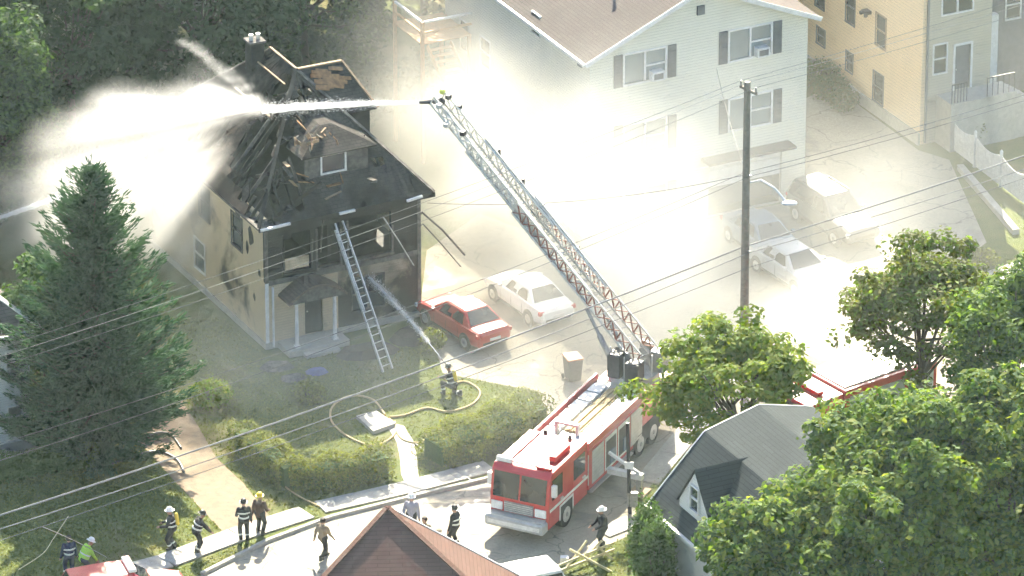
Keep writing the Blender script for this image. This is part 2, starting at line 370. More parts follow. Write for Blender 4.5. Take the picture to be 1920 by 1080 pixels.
def broadleaf(name, label, base, H, crown, rad, mats, clumps=150, per=90, leaf=.13, clump_r=.62, seed=1, group=None, trunk_r=.18, fill=.55):
    """crown = (dx, dy, z) of the crown centre relative to base, rad = its half axes"""
    rs = np.random.default_rng(seed); t = thing(name, label, 'tree', base, 0, group)
    cz = np.array(crown, float); rad = np.array(rad, float)
    d = rs.normal(size=(clumps, 3)); d /= np.linalg.norm(d, axis=1)[:, None]; d[:, 2] = np.where(d[:, 2] < -.55, -d[:, 2], d[:, 2])
    rr = rs.uniform(fill, 1.0, clumps) ** .6; lobes = 1 + .22 * np.sin(d[:, 0] * 4 + seed) * np.cos(d[:, 1] * 5 + seed * 2) + .13 * rs.normal(size=clumps)
    cc = cz + d * rad * (rr * lobes)[:, None]
    k = rs.integers(int(per * .6), int(per * 1.4), clumps); idx = np.repeat(np.arange(clumps), k)
    dirs = rs.normal(size=(len(idx), 3)); dirs /= np.linalg.norm(dirs, axis=1)[:, None]
    cr = clump_r * rs.uniform(.6, 1.35, clumps)
    off = dirs * (cr[idx] * rs.uniform(.25, 1.0, len(idx)) ** .5)[:, None] * np.array([1, 1, .62])
    cen = cc[idx] + off; nrm = dirs * .7 + np.array([0, 0, .75]) + rs.normal(size=dirs.shape) * .45
    leaf_mesh('crown', cen, nrm, leaf, mats, par=t, rs=rs)
    mb = MB(); top = cz - np.array([0, 0, rad[2] * .25]); st = np.array([rs.normal(0, .1), rs.normal(0, .1), H * .3])
    mb.path([(0, 0, -.1), st * .5, st, top], [trunk_r * 1.3, trunk_r, trunk_r * .85, trunk_r * .45], 8)
    for j in rs.choice(clumps, min(26, clumps), replace=False):
        s0 = st + (top - st) * rs.uniform(0, 1); mid = (s0 + cc[j]) / 2 + np.array([0, 0, -.25])
        mb.path([s0, mid, cc[j]], [trunk_r * .4, trunk_r * .25, .02], 5)
    mb.build('trunk', M['bark'], t, smooth=True); return t
def conifer(name, label, base, H, rb, seed=3, tiers=46, mats=None, group=None):
    rs = np.random.default_rng(seed); t = thing(name, label, 'tree', base, 0, group); mats = mats or [M['needle']]
    cen = []; nr = []; tn = []; mb = MB(); mb.path([(0, 0, -.1), (0, 0, H * .5), (0, 0, H * .97)], [.30, .16, .02], 8)
    for i in range(tiers):
        f = i / (tiers - 1); z = H * (.035 + .955 * f); Lr = rb * (1 - f) ** .68 * (1 if f > .10 else .85 + f * 1.5) + .12
        for j in range(int(7 + 10 * (1 - f))):
            az = rs.uniform(0, 2 * math.pi); L = Lr * rs.uniform(.55, 1.22); d = np.array([math.cos(az), math.sin(az), 0])
            rise = rs.uniform(.18, .55) + .5 * f; n = max(4, int(L / .10)); s = np.linspace(.12, 1, n)
            z0 = z + rs.normal(0, .12)
            pts = d[None] * (s * L)[:, None]; pts[:, 2] = z0 + L * (-.14 * s + rise * s ** 2.2)
            if j % 3 == 0 and L > .6: mb.path([(0, 0, z0), pts[n // 2], pts[-1]], [.04, .025, .01], 4)
            side = np.array([-d[1], d[0], 0])
            for q in range(n):
                wdt = .30 * (1 - .75 * s[q]) + .06; m_ = int(7 + 5 * (1 - s[q]))
                o_ = rs.normal(0, 1, (m_, 3)) * np.array([.06, .06, .08]) + side[None] * rs.uniform(-wdt, wdt, m_)[:, None]
                cen.append(pts[q] + o_ + d[None] * rs.uniform(-.08, .10, m_)[:, None]); nr.append(rs.normal(0, .5, (m_, 3)) + np.array([0, 0, .7]) + d * .3); tn.append(np.repeat((d + np.array([0, 0, .35 + .5 * f]))[None], m_, 0) + o_ * 1.2)
    cen = np.concatenate(cen); nr = np.concatenate(nr)
    leaf_mesh('crown', cen, nr, .15, mats, aspect=.22, par=t, rs=rs, tan=np.concatenate(tn)); mb.build('trunk', M['bark'], t, smooth=True); return t
def shrub(name, label, base, r, mats, n=1800, leaf=.07, seed=5, cat='shrub', group=None):
    rs = np.random.default_rng(seed); t = thing(name, label, cat, base, 0, group); r = np.array(r, float)
    d = rs.normal(size=(n, 3)); d /= np.linalg.norm(d, axis=1)[:, None]; lob = 1 + .2 * np.sin(d[:, 0] * 5 + seed) * np.sin(d[:, 1] * 6) + .1 * rs.normal(size=n)
    cen = d * r * (rs.uniform(.5, 1, n) ** .5 * lob)[:, None] + np.array([0, 0, r[2] * .95]); cen = cen[cen[:, 2] > .02]
    leaf_mesh('foliage', cen, d[:len(cen)] * .6 + np.array([0, 0, .5]) + rs.normal(size=(len(cen), 3)) * .4, leaf, mats, par=t, rs=rs)
    mb = MB()
    for k in range(6):
        a = rs.uniform(0, 6.28); mb.path([(0, 0, -.05), (math.cos(a) * r[0] * .3, math.sin(a) * r[1] * .3, r[2] * .8), (math.cos(a) * r[0] * .6, math.sin(a) * r[1] * .6, r[2] * 1.4)], [.035, .025, .01], 5)
    mb.build('stem', M['bark'], t); return t
def hedge(name, label, px, wid, h, mats, seed=9, dens=520, ragged=.035):
    """a clipped hedge along a pixel polyline: a woody core with a shell of leaves"""
    rs = np.random.default_rng(seed); P = [g(x, y) for x, y in px]; t = thing(name, label, 'hedge', P[0]); P = [p - P[0] for p in P]
    cen = []; nr = []; mb = MB()
    for a, b in zip(P[:-1], P[1:]):
        L = np.linalg.norm(b - a); d = (b - a) / L; s = np.array([-d[1], d[0], 0]); n = int(dens * L * (wid + 2 * h))
        q = rs.uniform(0, 1, n) * (wid + 2 * h); l = rs.uniform(-.1, L + .1, n); bulge = 1 + .12 * np.sin(l * 2.1 + seed) + .07 * np.sin(l * 5.3)
        off = np.where(q < h, -wid / 2, np.where(q < h + wid, q - h - wid / 2, wid / 2)) * bulge; z = np.where(q < h, q, np.where(q < h + wid, h, wid + 2 * h - q)) * bulge
        # round the shoulders
        z = z - .18 * h * (np.abs(off) / (wid / 2)) ** 4 * (z > .7 * h)
        cen.append(a + d * l[:, None] + s * off[:, None] + ZZ * z[:, None] + rs.normal(0, ragged, (n, 3)))
        nr.append(s * (off / wid * 1.6)[:, None] + ZZ * (z / h)[:, None] + rs.normal(0, .5, (n, 3)))
        mb.bar(a + ZZ * h * .36, b + ZZ * h * .36, wid * .58, h * .7)
    cen = np.concatenate(cen); nr = np.concatenate(nr); k = cen[:, 2] > .02
    leaf_mesh('foliage', cen[k], nr[k], .05, mats, par=t, rs=rs, aspect=.6)
    mb.build('branch_core', M['leaf_dark'], t); return t

# ================================================================== houses
def wall(mb, axis, const, a0, a1, z0, z1, t, openings, mi=0):
    """wall slab along u (axis 'u', plane v=const) or along v (axis 'v', plane u=const), t = thickness towards +normal; openings (a0,a1,z0,z1)"""
    xs = sorted({a0, a1, *[x for o in openings for x in o[:2] if a0 < x < a1]}); zs = sorted({z0, z1, *[z for o in openings for z in o[2:4] if z0 < z < z1]})
    for xa, xb in zip(xs[:-1], xs[1:]):
        run = None
        cells = []
        for za, zb in zip(zs[:-1], zs[1:]):
            cx, cz = (xa + xb) / 2, (za + zb) / 2
            solid = not any(o[0] < cx < o[1] and o[2] < cz < o[3] for o in openings)
            if solid and cells and cells[-1][1] == za: cells[-1][1] = zb
            elif solid: cells.append([za, zb])
        for za, zb in cells:
            c0, c1 = sorted((const, const + t))
            if axis == 'u': mb.box(xa, xb, c0, c1, za, zb, mi)
            else: mb.box(c0, c1, xa, xb, za, zb, mi)
def window(parent, axis, const, a0, a1, z0, z1, out, fmat, gmat, sash=True, split=1, depth=.10, fw=.07, name='window'):
    """framed window; out = -1/+1 outward direction along the wall normal axis"""
    def bx(mb, p0, p1, q0, q1, d0, d1):
        c = sorted((const + out * d0, const + out * d1))
        if axis == 'u': mb.box(p0, p1, c[0], c[1], q0, q1)
        else: mb.box(c[0], c[1], p0, p1, q0, q1)
    mb = MB(); bx(mb, a0 - fw, a1 + fw, z1, z1 + fw, -.06, .035); bx(mb, a0 - fw, a1 + fw, z0 - fw, z0, -.06, .05)
    bx(mb, a0 - fw, a0, z0, z1, -.06, .035); bx(mb, a1, a1 + fw, z0, z1, -.06, .035)
    wd = (a1 - a0) / split
    for k in range(1, split): bx(mb, a0 + wd * k - .045, a0 + wd * k + .045, z0, z1, -.06, .03)
    if sash: 
        for k in range(split): bx(mb, a0 + wd * k + (.045 if k else 0), a0 + wd * (k + 1) - (.045 if k < split - 1 else 0), (z0 + z1) / 2 - .03, (z0 + z1) / 2 + .03, -.06, .015)
    f = mb.build(name, fmat, parent)
    for k in range(split):
        for s in range(2 if sash else 1):
            za, zb = (z0, z1) if not sash else ((z0, (z0 + z1) / 2) if s == 0 else ((z0 + z1) / 2, z1))
            p = MB(); bx(p, a0 + wd * k, a0 + wd * (k + 1), za, zb, -.05, -.035); p.build('pane', gmat, f)
    return f
def interior(parent, u0, u1, v0, v1, z0, z1, mat, name='interior_floor'):
    mb = MB(); mb.box(u0, u1, v0, v1, z0, z1); return mb.build(name, mat, parent)

# ------------------------------------------------------------------ the burnt house
M['cream_siding'] = mat_siding('cream_siding_sooty', (.56, .46, .30), .12, .4, .9, sscale=.42, bias=-.075)
M['cream_clean'] = mat_siding('cream_siding', (.56, .46, .31), .12, .4, .5, sscale=.7, bias=-.12)
M['cream_soot_shade'] = mat_siding('cream_siding_soot_shade', (.36, .31, .23), .12, .5, .92, sscale=.5, bias=.07)  # darker base and blackening hold soot and the shade on this half
M['char_siding'] = mat_siding('charred_siding', (.07, .065, .06), .12, .6, 1.0, sscale=.6, bias=.14)
M['char_shingle'] = mat_shingle('charred_shingle', (.085, .075, .068), (.06, .055, .05), (.02, .02, .02), char=.85, char_bias=-.02)
M['brown_shingle'] = mat_shingle('brown_shingle', (.17, .125, .10), (.13, .10, .08), (.05, .04, .035), char=.5, char_bias=-.08)
M['char_brown'] = mat_shingle('charred_brown_shingle', (.10, .08, .07), (.075, .06, .055), (.03, .025, .025), char=.93, char_bias=.03)
BH = Frame(g(500, 655), 27.0); W_, DP, EZ = 7.0, 11.4, 5.75
bh = thing('burnt_house', 'fire-gutted cream house with collapsed black hip roof and charred upper floor', 'house', BH.o, 27.0)
OV = .45
vr0, rz = BH.side(555, 130, W_ / 2); vr1, _z = BH.side(508, 92, W_ / 2); vr1 = max(vr1, vr0 + 2.2)
# walls: front split into lower cream storey and burnt upper storey
F1 = 2.95
lo_open = [(.35 + 1.35, .35 + 2.15, .25, 2.35)]
def fpx(x, y): return BH.front(x, y)
up_open = [(.85, 2.0, 3.35, 4.95), (2.35, 3.35, 3.25, 5.0), (3.75, 5.7, 3.3, 5.0)]
mb = MB(); wall(mb, 'u', 0, 3.25, W_, 0, F1, .18, [(3.9, 5.3, .9, 2.3)]); mb.build('lower_front_wall', M['cream_soot_shade'], bh)['label'] = 'right half of the lower front wall, coloured with soot and shade'
mb = MB(); wall(mb, 'u', 0, 0, 3.25, 0, F1, .18, [(1.75, 2.55, .3, 2.4)]); mb.build('lower_front_wall', M['cream_clean'], bh)['label'] = 'cream lower front wall streaked with soot'
mb = MB(); wall(mb, 'u', 0, 0, W_, F1, EZ, .18, up_open); mb.build('upper_front_wall', M['char_siding'], bh)['label'] = 'charred upper front wall'
mb = MB(); wall(mb, 'v', 0, .18, DP, -.1, EZ, .18, [(2.2, 3.2, 3.5, 4.9), (5.4, 6.4, 3.5, 4.9), (6.0, 7.0, .9, 2.2), (8.6, 9.5, 3.5, 4.9)]); mb.build('side_wall', M['cream_siding'], bh)
mb = MB(); wall(mb, 'v', W_, .18, DP, 0, EZ, -.18, [(3, 4, 3.5, 4.9)]); mb.build('side_wall', M['cream_clean'], bh)
mb = MB(); wall(mb, 'u', DP, .18, W_ - .18, 0, EZ, -.18, []); mb.build('rear_wall', M['char_siding'], bh)
interior(bh, .2, W_ - .2, .2, DP - .2, F1 - .25, F1 - .05, M['char']); interior(bh, .2, W_ - .2, .2, DP - .2, 5.35, 5.5, M['char'], 'attic_floor')
interior(bh, 2.9, 3.05, .2, DP - .2, 0, 5.3, M['char'], 'inner_wall'); interior(bh, .2, W_ - .2, 3.6, 3.75, 0, 5.3, M['char'], 'inner_wall')
mb = MB(); mb.box(-.06, W_ + .06, -.06, DP + .06, -.05, .28); mb.build('foundation', M['concrete'], bh)
# corner boards, band board, downspout
mb = MB(); mb.box(-.03, .12, -.035, -.003, .28, F1); mb.build('corner_board', M['white_trim'], bh); mb = MB(); mb.box(-.03, .12, -.035, -.003, F1 + .003, EZ); mb.build('corner_board', M['ash'], bh)
mb = MB(); mb.box(W_ - .12, W_ + .03, -.035, -.003, .28, EZ); mb.build('corner_board', M['ash'], bh)
mb = MB(); mb.box(.14, W_ - .14, -.05, -.003, F1 - .12, F1 + .1); mb.build('band_board', M['ash'], bh)
mb = MB(); mb.tube((.28, -.09, .1), (.28, -.09, 2.75), .05, n=8); mb.build('downspout', M['white_metal'], bh)
# burnt openings get what is left of their frames
for k, (a0, a1, z0, z1) in enumerate(up_open):
    mb = MB(); mb.box(a0 - .08, a0, -.05, .1, z0 - .1, z1 * (.985 if k % 2 else 1)); mb.box(a1, a1 + .08, -.045, .1, z0 - .1, z1 - .3 * k); mb.box(a0 - .1, a1 + .1, -.07, .08, z0 - .2, z0 - .1)
    mb.build('window_frame', M['ash'] if k else M['char'], bh)['label'] = 'burnt-out window frame without glass'
mb = MB(); mb.box(.9, 1.95, -.012, .04, 3.35, 3.85); mb.build('fallen_panel', M['cream_clean'], bh)
window(bh, 'u', 0, 3.9, 5.3, .9, 2.3, -1, M['ash'], M['glass'], True, 2)
for (a0, a1, z0, z1) in ((2.2, 3.2, 3.5, 4.9), (5.4, 6.4, 3.5, 4.9), (6.0, 7.0, .9, 2.2), (8.6, 9.5, 3.5, 4.9)):
    window(bh, 'v', 0, a0, a1, z0, z1, -1, M['white_trim'] if z0 < 2 else M['ash'], M['glass'], True, 1)
d = MB(); d.box(1.78, 2.52, .04, .09, .3, 2.38); dd = d.build('door', M['char'], bh); h = MB(); h.ball((1.86, .02, 1.3), .035, 8, 5); h.build('handle', M['alu'], dd)
# scattered scorched holes in the left wall: torn siding lips
for k, (v_, z_, s_) in enumerate(((1.35, 4.5, .5), (1.7, 3.9, .3), (.55, 3.2, .22), (2.6, 5.2, .5), (1.1, 1.9, .2))):
    p = MB(); n = 9; ring = [(-.012, v_ + s_ * .55 * math.cos(6.28 * i / n) * rng.uniform(.6, 1.2), z_ + s_ * math.sin(6.28 * i / n) * rng.uniform(.6, 1.2)) for i in range(n)]
    p.prism(ring, (.009, 0, 0)); p.build('burn_hole', M['char'], bh)
# portico: two white columns and a bowed hood
pv = -.85; px0 = BH.front(557, 640, pv)[0]; px1 = BH.front(628, 630, pv)[0]
mb = MB(); mb.box(px0 - .5, px1 + .5, pv - .35, -.06, 0, .26); mb.build('porch_floor', M['concrete'], bh)
mb = MB(); mb.box(px0 + .1, px1 - .1, pv - .75, pv - .352, 0, .13); mb.build('porch_step', M['concrete'], bh)
for x in (px0, px1):
    mb = MB(); mb.tube((x, pv, .34), (x, pv, 2.2), .085, .07, 12); mb.box(x - .12, x + .12, pv - .12, pv + .12, .262, .34); mb.box(x - .11, x + .11, pv - .11, pv + .11, 2.2, 2.27); mb.build('column', M['white_trim'], bh)
mb = MB(); n = 12; arc = []
for i in range(n + 1):
    f = i / n; arc.append((px0 - .45 + (px1 - px0 + .9) * f, 2.29 + .62 * math.sin(math.pi * f)))
for (a, za), (b, zb) in zip(arc[:-1], arc[1:]):
    mb.prism([(a, pv - .3, za), (b, pv - .3, zb), (b, -.055, zb), (a, -.055, za)], (0, 0, .09))
mb.build('porch_roof', M['brown_shingle'], bh)
mb = MB(); mb.prism([(a, pv - .24, z) for a, z in arc] , (0, .05, 0)); mb.build('porch_gable', M['ash'], bh)
# hip roof, burnt through: each slope is a field of ragged decking patches
def slope(name, P00, P10, P11, P01, mat, hole, nu=26, nv=16, t=.07, seed=1, jit=.0):
    rs = np.random.default_rng(seed); P00, P10, P11, P01 = [np.asarray(p, float) for p in (P00, P10, P11, P01)]
    def at(s, q): return (P00 * (1 - s) + P10 * s) * (1 - q) + (P01 * (1 - s) + P11 * s) * q
    n_ = np.cross(P10 - P00, (P01 + P11) / 2 - P00); n_ /= np.linalg.norm(n_); n_ = n_ if n_[2] > 0 else -n_
    keep = np.ones((nu, nv), bool)
    for i in range(nu):
        for j in range(nv):
            if hole((i + .5) / nu, (j + .5) / nv, rs): keep[i, j] = False
    J = {(i, j): at(i / nu, j / nv) + n_ * rs.normal(0, .012) for i in range(nu + 1) for j in range(nv + 1)}
    for i in range(1, nu):      # ragged rim of the holes
        for j in range(1, nv):
            c = keep[i - 1:i + 1, j - 1:j + 1]
            if not c.all(): J[i, j] = J[i, j] + rs.normal(0, .09, 3) * (1 - np.abs(n_)) + n_ * rs.normal(-.05, .05)
    mb = MB(); vid = {}
    def vv(i, j, k):
        if (i, j, k) not in vid: vid[i, j, k] = len(mb.v); mb.v.append(tuple(J[i, j] - n_ * t * k))
        return vid[i, j, k]
    for i in range(nu):
        for j in range(nv):
            if not keep[i, j]: continue
            mb.f.append((vv(i, j, 0), vv(i + 1, j, 0), vv(i + 1, j + 1, 0), vv(i, j + 1, 0))); mb.f.append((vv(i, j, 1), vv(i, j + 1, 1), vv(i + 1, j + 1, 1), vv(i + 1, j, 1)))
            for (di, dj, e0, e1) in ((-1, 0, (i, j), (i, j + 1)), (1, 0, (i + 1, j), (i + 1, j + 1)), (0, -1, (i, j), (i + 1, j)), (0, 1, (i, j + 1), (i + 1, j + 1))):
                a, b = i + di, j + dj
                if not (0 <= a < nu and 0 <= b < nv) or not keep[a, b]: mb.f.append((vv(*e0, 0), vv(*e1, 0), vv(*e1, 1), vv(*e0, 1)))
    mb.m = [0] * len(mb.f)
    o = mb.build(name, mat, bh)
    return o
e0, e1, f0, f1 = -OV, W_ + OV, -OV, DP + OV; ez = EZ - .05; RM = W_ / 2
def el(s, q, c, d, r): return ((s - c) / r[0]) ** 2 + ((q - d) / r[1]) ** 2
def nz(s, q, k): return .35 * math.sin(s * 17 + k) * math.cos(q * 13 + 2 * k) + .2 * math.sin(s * 41 + q * 29)
hole_f = lambda s, q, rs: el(s, q, .12, .42, (.24, .26)) + nz(s, q, 1) < .85 or el(s, q, .30, .76, (.26, .10)) + nz(s, q, 2) < .75 or el(s, q, .70, .60, (.035, .045)) < 1 or el(s, q, .23, .13, (.07, .07)) + nz(s, q, 2) < .6 or el(s, q, .06, .16, (.13, .17)) + nz(s, q, 7) < .8 or el(s, q, .50, .86, (.3, .05)) + nz(s, q, 8) < .7 or el(s, q, .86, .30, (.05, .05)) + nz(s, q, 5) < .8 or (q > .975 and rs.random() < .3)
hole_l = lambda s, q, rs: el(s, q, .80, .42, (.19, .30)) + nz(s, q, 3) < .9 or el(s, q, .35, .30, (.2, .16)) + nz(s, q, 4) < .7 or el(s, q, .93, .14, (.10, .16)) + nz(s, q, 6) < .85 or el(s, q, .60, .68, (.10, .10)) + nz(s, q, 9) < .8 or (q > .6 and el(s, q, .78, .82, (.14, .10)) + nz(s, q, 5) < .9)
hole_r = lambda s, q, rs: el(s, q, .5, .6, (.12, .15)) + nz(s, q, 6) < .8
slope('front_roof_slope', (e0, f0, ez), (e1, f0, ez), (RM + .05, vr0, rz), (RM - .05, vr0, rz), M['char_shingle'], hole_f, seed=11)
slope('left_roof_slope', (e0, f1, ez), (e0, f0, ez), (RM, vr0, rz), (RM, vr1, rz), M['char_brown'], hole_l, seed=12, nu=34)
slope('right_roof_slope', (e1, f0, ez), (e1, f1, ez), (RM, vr1, rz), (RM, vr0, rz), M['char_shingle'], hole_r, seed=13, nu=34)
slope('rear_roof_slope', (e1, f1, ez), (e0, f1, ez), (RM - .05, vr1, rz), (RM + .05, vr1, rz), M['char_shingle'], lambda s, q, rs: False, seed=14)
# rafters under the slopes and the hips and ridge that are left
def rafters(n, lo, hi, nrm):
    for k in range(n):
        f = (k + .5) / n; p = np.array(lo[0]) * (1 - f) + np.array(lo[1]) * f; q = np.array(hi[0]) * (1 - f) + np.array(hi[1]) * f
        mb = MB(); mb.bar(p - ZZ * .2, q - ZZ * .2, .06, .15); mb.build('rafter', M['char'] if k % 3 else M['ash'], bh)
for k in range(15):                # jack rafters run square to the eave up to the hips; some have burnt short
    x = e0 + (e1 - e0) * (k + .5) / 15; q = min((x - e0) / (RM - e0), (e1 - x) / (e1 - RM)) * .98; q *= rng.uniform(.35, .8) if k in (1, 4, 5) else 1
    mb = MB(); mb.bar((x, f0 + .15, ez - .2), (x, f0 + (vr0 - f0) * q, ez - .2 + (rz - ez) * q), .06, .15); mb.build('rafter', M['char'] if k % 4 else M['ash'], bh)
for k in range(24):
    y = f0 + (f1 - f0) * (k + .5) / 24; q = min(1, (y - f0) / (vr0 - f0), (f1 - y) / (f1 - vr1)) * .98; q *= rng.uniform(.3, .8) if k in (3, 5, 6, 9, 14) else 1
    mb = MB(); mb.bar((e0 + .15, y, ez - .2), (e0 + (RM - e0) * q, y, ez - .2 + (rz - ez) * q), .06, .15); mb.build('rafter', M['char'] if k % 4 else M['ash'], bh)
for k in range(12):                # fallen timbers in the open attic
    a = np.array([rng.uniform(.4, 3.0), rng.uniform(.5, 5), 5.55]); mb = MB(); mb.bar(a, a + np.array([rng.normal(0, 1.0), rng.normal(0, 1.0), rng.uniform(.1, 1.6)]), .12, .12); mb.build('fallen_rafter', M['char'] if k % 3 else M['ash'], bh)
for p, q, m in (((e0, f0, ez + .02), (RM, vr0, rz + .04), 'char'), ((e1, f0, ez + .02), (RM, vr0, rz + .04), 'ash'), ((e0, f1, ez + .02), (RM, vr1, rz + .04), 'ash'), ((e1, f1, ez + .02), (RM, vr1, rz + .04), 'ash')):
    mb = MB(); mb.bar(p, q, .16, .05); mb.build('hip_cap', M[m], bh)
mb = MB(); mb.bar((RM, vr0 - .05, rz + .05), (RM, vr1 + .1, rz + .05), .09, .05); mb.build('ridge_cap', M['wood'], bh)
# light strips of flashing on the left slope (bare battens)
for q in (.62, .86):
    a = np.array([e0, f0 + 2.8, ez]) * (1 - q) + np.array([RM, vr0 + .2, rz]) * q; b = np.array([e0, f0 + 8.0, ez]) * (1 - q) + np.array([RM, vr1, rz]) * q
    mb = MB(); mb.bar(a + ZZ * .1, b + ZZ * .1, .07, .04); mb.build('batten', M['wood'], bh)
for k in range(34):                # loose burnt boards and shingle scraps on the slopes
    f = rng.uniform(.05, .8); q = rng.uniform(.05, .7); a = (np.array([e0, f0, ez]) * (1 - f) + np.array([e1, f0, ez]) * f) * (1 - q) + np.array([RM, vr0, rz]) * q + ZZ * .1
    d_ = rng.normal(0, 1, 3) * (.5, .35, .3); mb = MB(); mb.bar(a, a + d_, rng.uniform(.08, .22), .03); mb.build('burnt_board', M[('char', 'ash', 'burnt_wood', 'ash', 'wood')[k % 5]], bh)
# soffit, fascia, broken gutters
mb = MB(); mb.box(e0, e1, f0, -.002, ez - .16, ez - .08); mb.box(e0, -.002, 0, f1, ez - .16, ez - .08); mb.box(W_ + .002, e1, 0, f1, ez - .16, ez - .08); mb.build('soffit', M['ash'], bh)
mb = MB(); mb.box(e0 - .03, e1 + .03, f0 - .035, f0 - .003, ez - .2, ez + .0); mb.build('fascia', M['char'], bh)
for a, b, dz in ((.02, 1.35, .03), (3.55, 4.25, .06), (6.6, 7.3, .0)):
    mb = MB(); mb.bar((e0 + a, f0 - .1, ez - .1 + dz), (e0 + b, f0 - .1, ez - .02), .11, .09); mb.build('gutter_piece', M['white_metal'], bh)
for a, b in (((2.5, -.25, 5.5), (2.35, -.3, 4.0)), ((2.05, -.2, 4.6), (1.95, -.25, 3.4))):
    mb = MB(); mb.bar(a, b, .1, .03); mb.build('hanging_board', M['ash'], bh)
# bent gutter pipes swinging off the right wall, and a loose conduit across the front
def bpt(x, y, u): v_, z_ = BH.side(x, y, u); return np.array([u, v_, z_])
def fpt(x, y, v): u_, z_ = BH.front(x, y, v); return np.array([u_, v, z_])
mb = MB(); mb.path([fpt(781, 418, .5), fpt(791, 398, .5), fpt(830, 432, .5), fpt(871, 478, .5)], .045, 6); mb.build('bent_gutter', M['dark_metal'], bh)
mb = MB(); mb.path([fpt(781, 428, .9), fpt(793, 420, .9), fpt(828, 458, .9), fpt(864, 500, .9)], .03, 6); mb.build('bent_gutter', M['dark_metal'], bh)
mb = MB(); mb.path([fpt(719, 408, -.3), fpt(748, 452, -.3), fpt(776, 498, -.3)], .03, 6); mb.build('loose_conduit', M['alu'], bh)
# front dormer with its window
dv = .75; du0, _ = BH.front(572, 300, dv); du1, _ = BH.front(690, 285, dv); dzt = BH.front(620, 283, dv)[1]; dzb = ez + (dv + OV) * (rz - ez) / (vr0 + OV) - .1
wu0, wz0 = BH.front(604, 332, dv); wu1, wz1 = BH.front(646, 285, dv); wz1 = min(wz1, dzt - .12); wz0 = max(wz0, dzb + .25)
mb = MB(); wall(mb, 'u', dv, du0, du1, dzb, dzt, .12, [(wu0, wu1, wz0, wz1)]); dm = mb.build('dormer', M['ash'], bh)
mb = MB(); tb = dv + (dzt - dzb) * (vr0 + OV) / (rz - ez)
for x in (du0, du1 - .1): mb.prism([(x, dv + .125, dzb), (x, dv + .125, dzt), (x, tb, dzt)], (.1, 0, 0))
mb.build('dormer_cheek', M['char_siding'], dm)
window(dm, 'u', dv, wu0, wu1, wz0, wz1, -1, M['white_trim'], M['glass'], False, 1, name='window_frame')
mb = MB(); hz_ = dzt + .75; hv = tb + .75 * (vr0 + OV) / (rz - ez); mu = (du0 + du1) / 2; o_ = .28
mb.slab([(du0 - o_, dv - o_, dzt), (du1 + o_, dv - o_, dzt), (mu + .25, dv + 1.0, hz_), (mu - .25, dv + 1.0, hz_)], .07)
mb.slab([(du0 - o_, tb, dzt), (du0 - o_, dv - o_, dzt), (mu - .25, dv + 1.0, hz_), (mu - .25, hv, hz_)], .07)
mb.slab([(du1 + o_, dv - o_, dzt), (du1 + o_, tb, dzt), (mu + .25, hv, hz_), (mu + .25, dv + 1.0, hz_)], .07)
mb.slab([(mu - .25, dv + 1.0, hz_), (mu + .25, dv + 1.0, hz_), (mu + .25, hv, hz_), (mu - .25, hv, hz_)], .07)
mb.build('dormer_roof', M['char_shingle'], dm)
mb = MB()
for k in range(26):
    c = np.array([du0 + rng.uniform(-.1, 1.5), dv + rng.uniform(-.1, .9), dzt + rng.uniform(.15, .8)]); mb.bar(c, c + rng.normal(0, .3, 3) * (1, 1, .5), rng.uniform(.05, .2), .025, up=rng.normal(0, 1, 3), mi=k % 3)
mb.build('splintered_boards', [M['burnt_wood'], M['ash'], M['wood']], dm)['kind'] = 'stuff'
# right-hand dormer: the torn brown and blue roof plane beyond the hip
rd = thing('unused', 'x', 'x'); bpy.data.objects.remove(rd)
dv0, dv1 = vr0 - 1.9, vr0 + 1.9; rdz = rz - .25; ru1 = RM + 2.35
q1 = BH.front(640, 116, (dv0 + dv1) / 2); ru1 = q1[0]; rdz = q1[1]
mvv = (dv0 + dv1) / 2; drop = 1.55
mb = MB(); mb.slab([(RM - .1, mvv, rdz + .02), (ru1, mvv, rdz), (ru1 + .75, mvv - 1.75, rdz - drop), (RM + 1.6, mvv - 1.75, rdz - drop)], .08); mb.build('side_dormer_roof', M['char_shingle'], bh)
mb = MB(); mb.slab([(RM - .1, mvv, rdz + .02), (ru1, mvv, rdz), (ru1 + .75, mvv + 1.75, rdz - drop), (RM + 1.6, mvv + 1.75, rdz - drop)], .08); mb.build('side_dormer_roof', M['char_shingle'], bh)
mb = MB(); mb.slab([(ru1 + .01, mvv, rdz), (ru1 + .77, mvv + 1.75, rdz - drop), (ru1 + .77, mvv - 1.75, rdz - drop)], .06); mb.build('side_dormer_roof', M['brown_shingle'], bh)
mb = MB(); mb.box(RM + 1.2, ru1 + .55, mvv - 1.5, mvv + 1.5, rdz - drop - 1.4, rdz - drop - .06); mb.build('side_dormer_wall', M['char_siding'], bh)
mb = MB(); mb.bar((RM, mvv, rdz + .08), (ru1, mvv, rdz + .06), .14, .06); mb.build('ridge_cap', M['wood'], bh)
mb = MB(); mb.bar((ru1 + .03, mvv, rdz + .06), (ru1 + .8, mvv - 1.78, rdz - drop + .05), .10, .04); mb.build('hip_cap', M['wood'], bh)
p = MB()
for k in range(26):
    f = rng.uniform(.2, .8); s = rng.uniform(.05, .5); a = np.array([RM + f * 2, mvv - .1 - s * 1.5, rdz - s * drop * .9 + .05]); p.bar(a, a + np.array([rng.uniform(.3, .8), -.12, -.1]), .16, .03, up=(0, -.66, .75))
p.build('bare_sheathing', M['burnt_wood'], bh)['label'] = 'orange scorched sheathing boards where shingles burnt away'
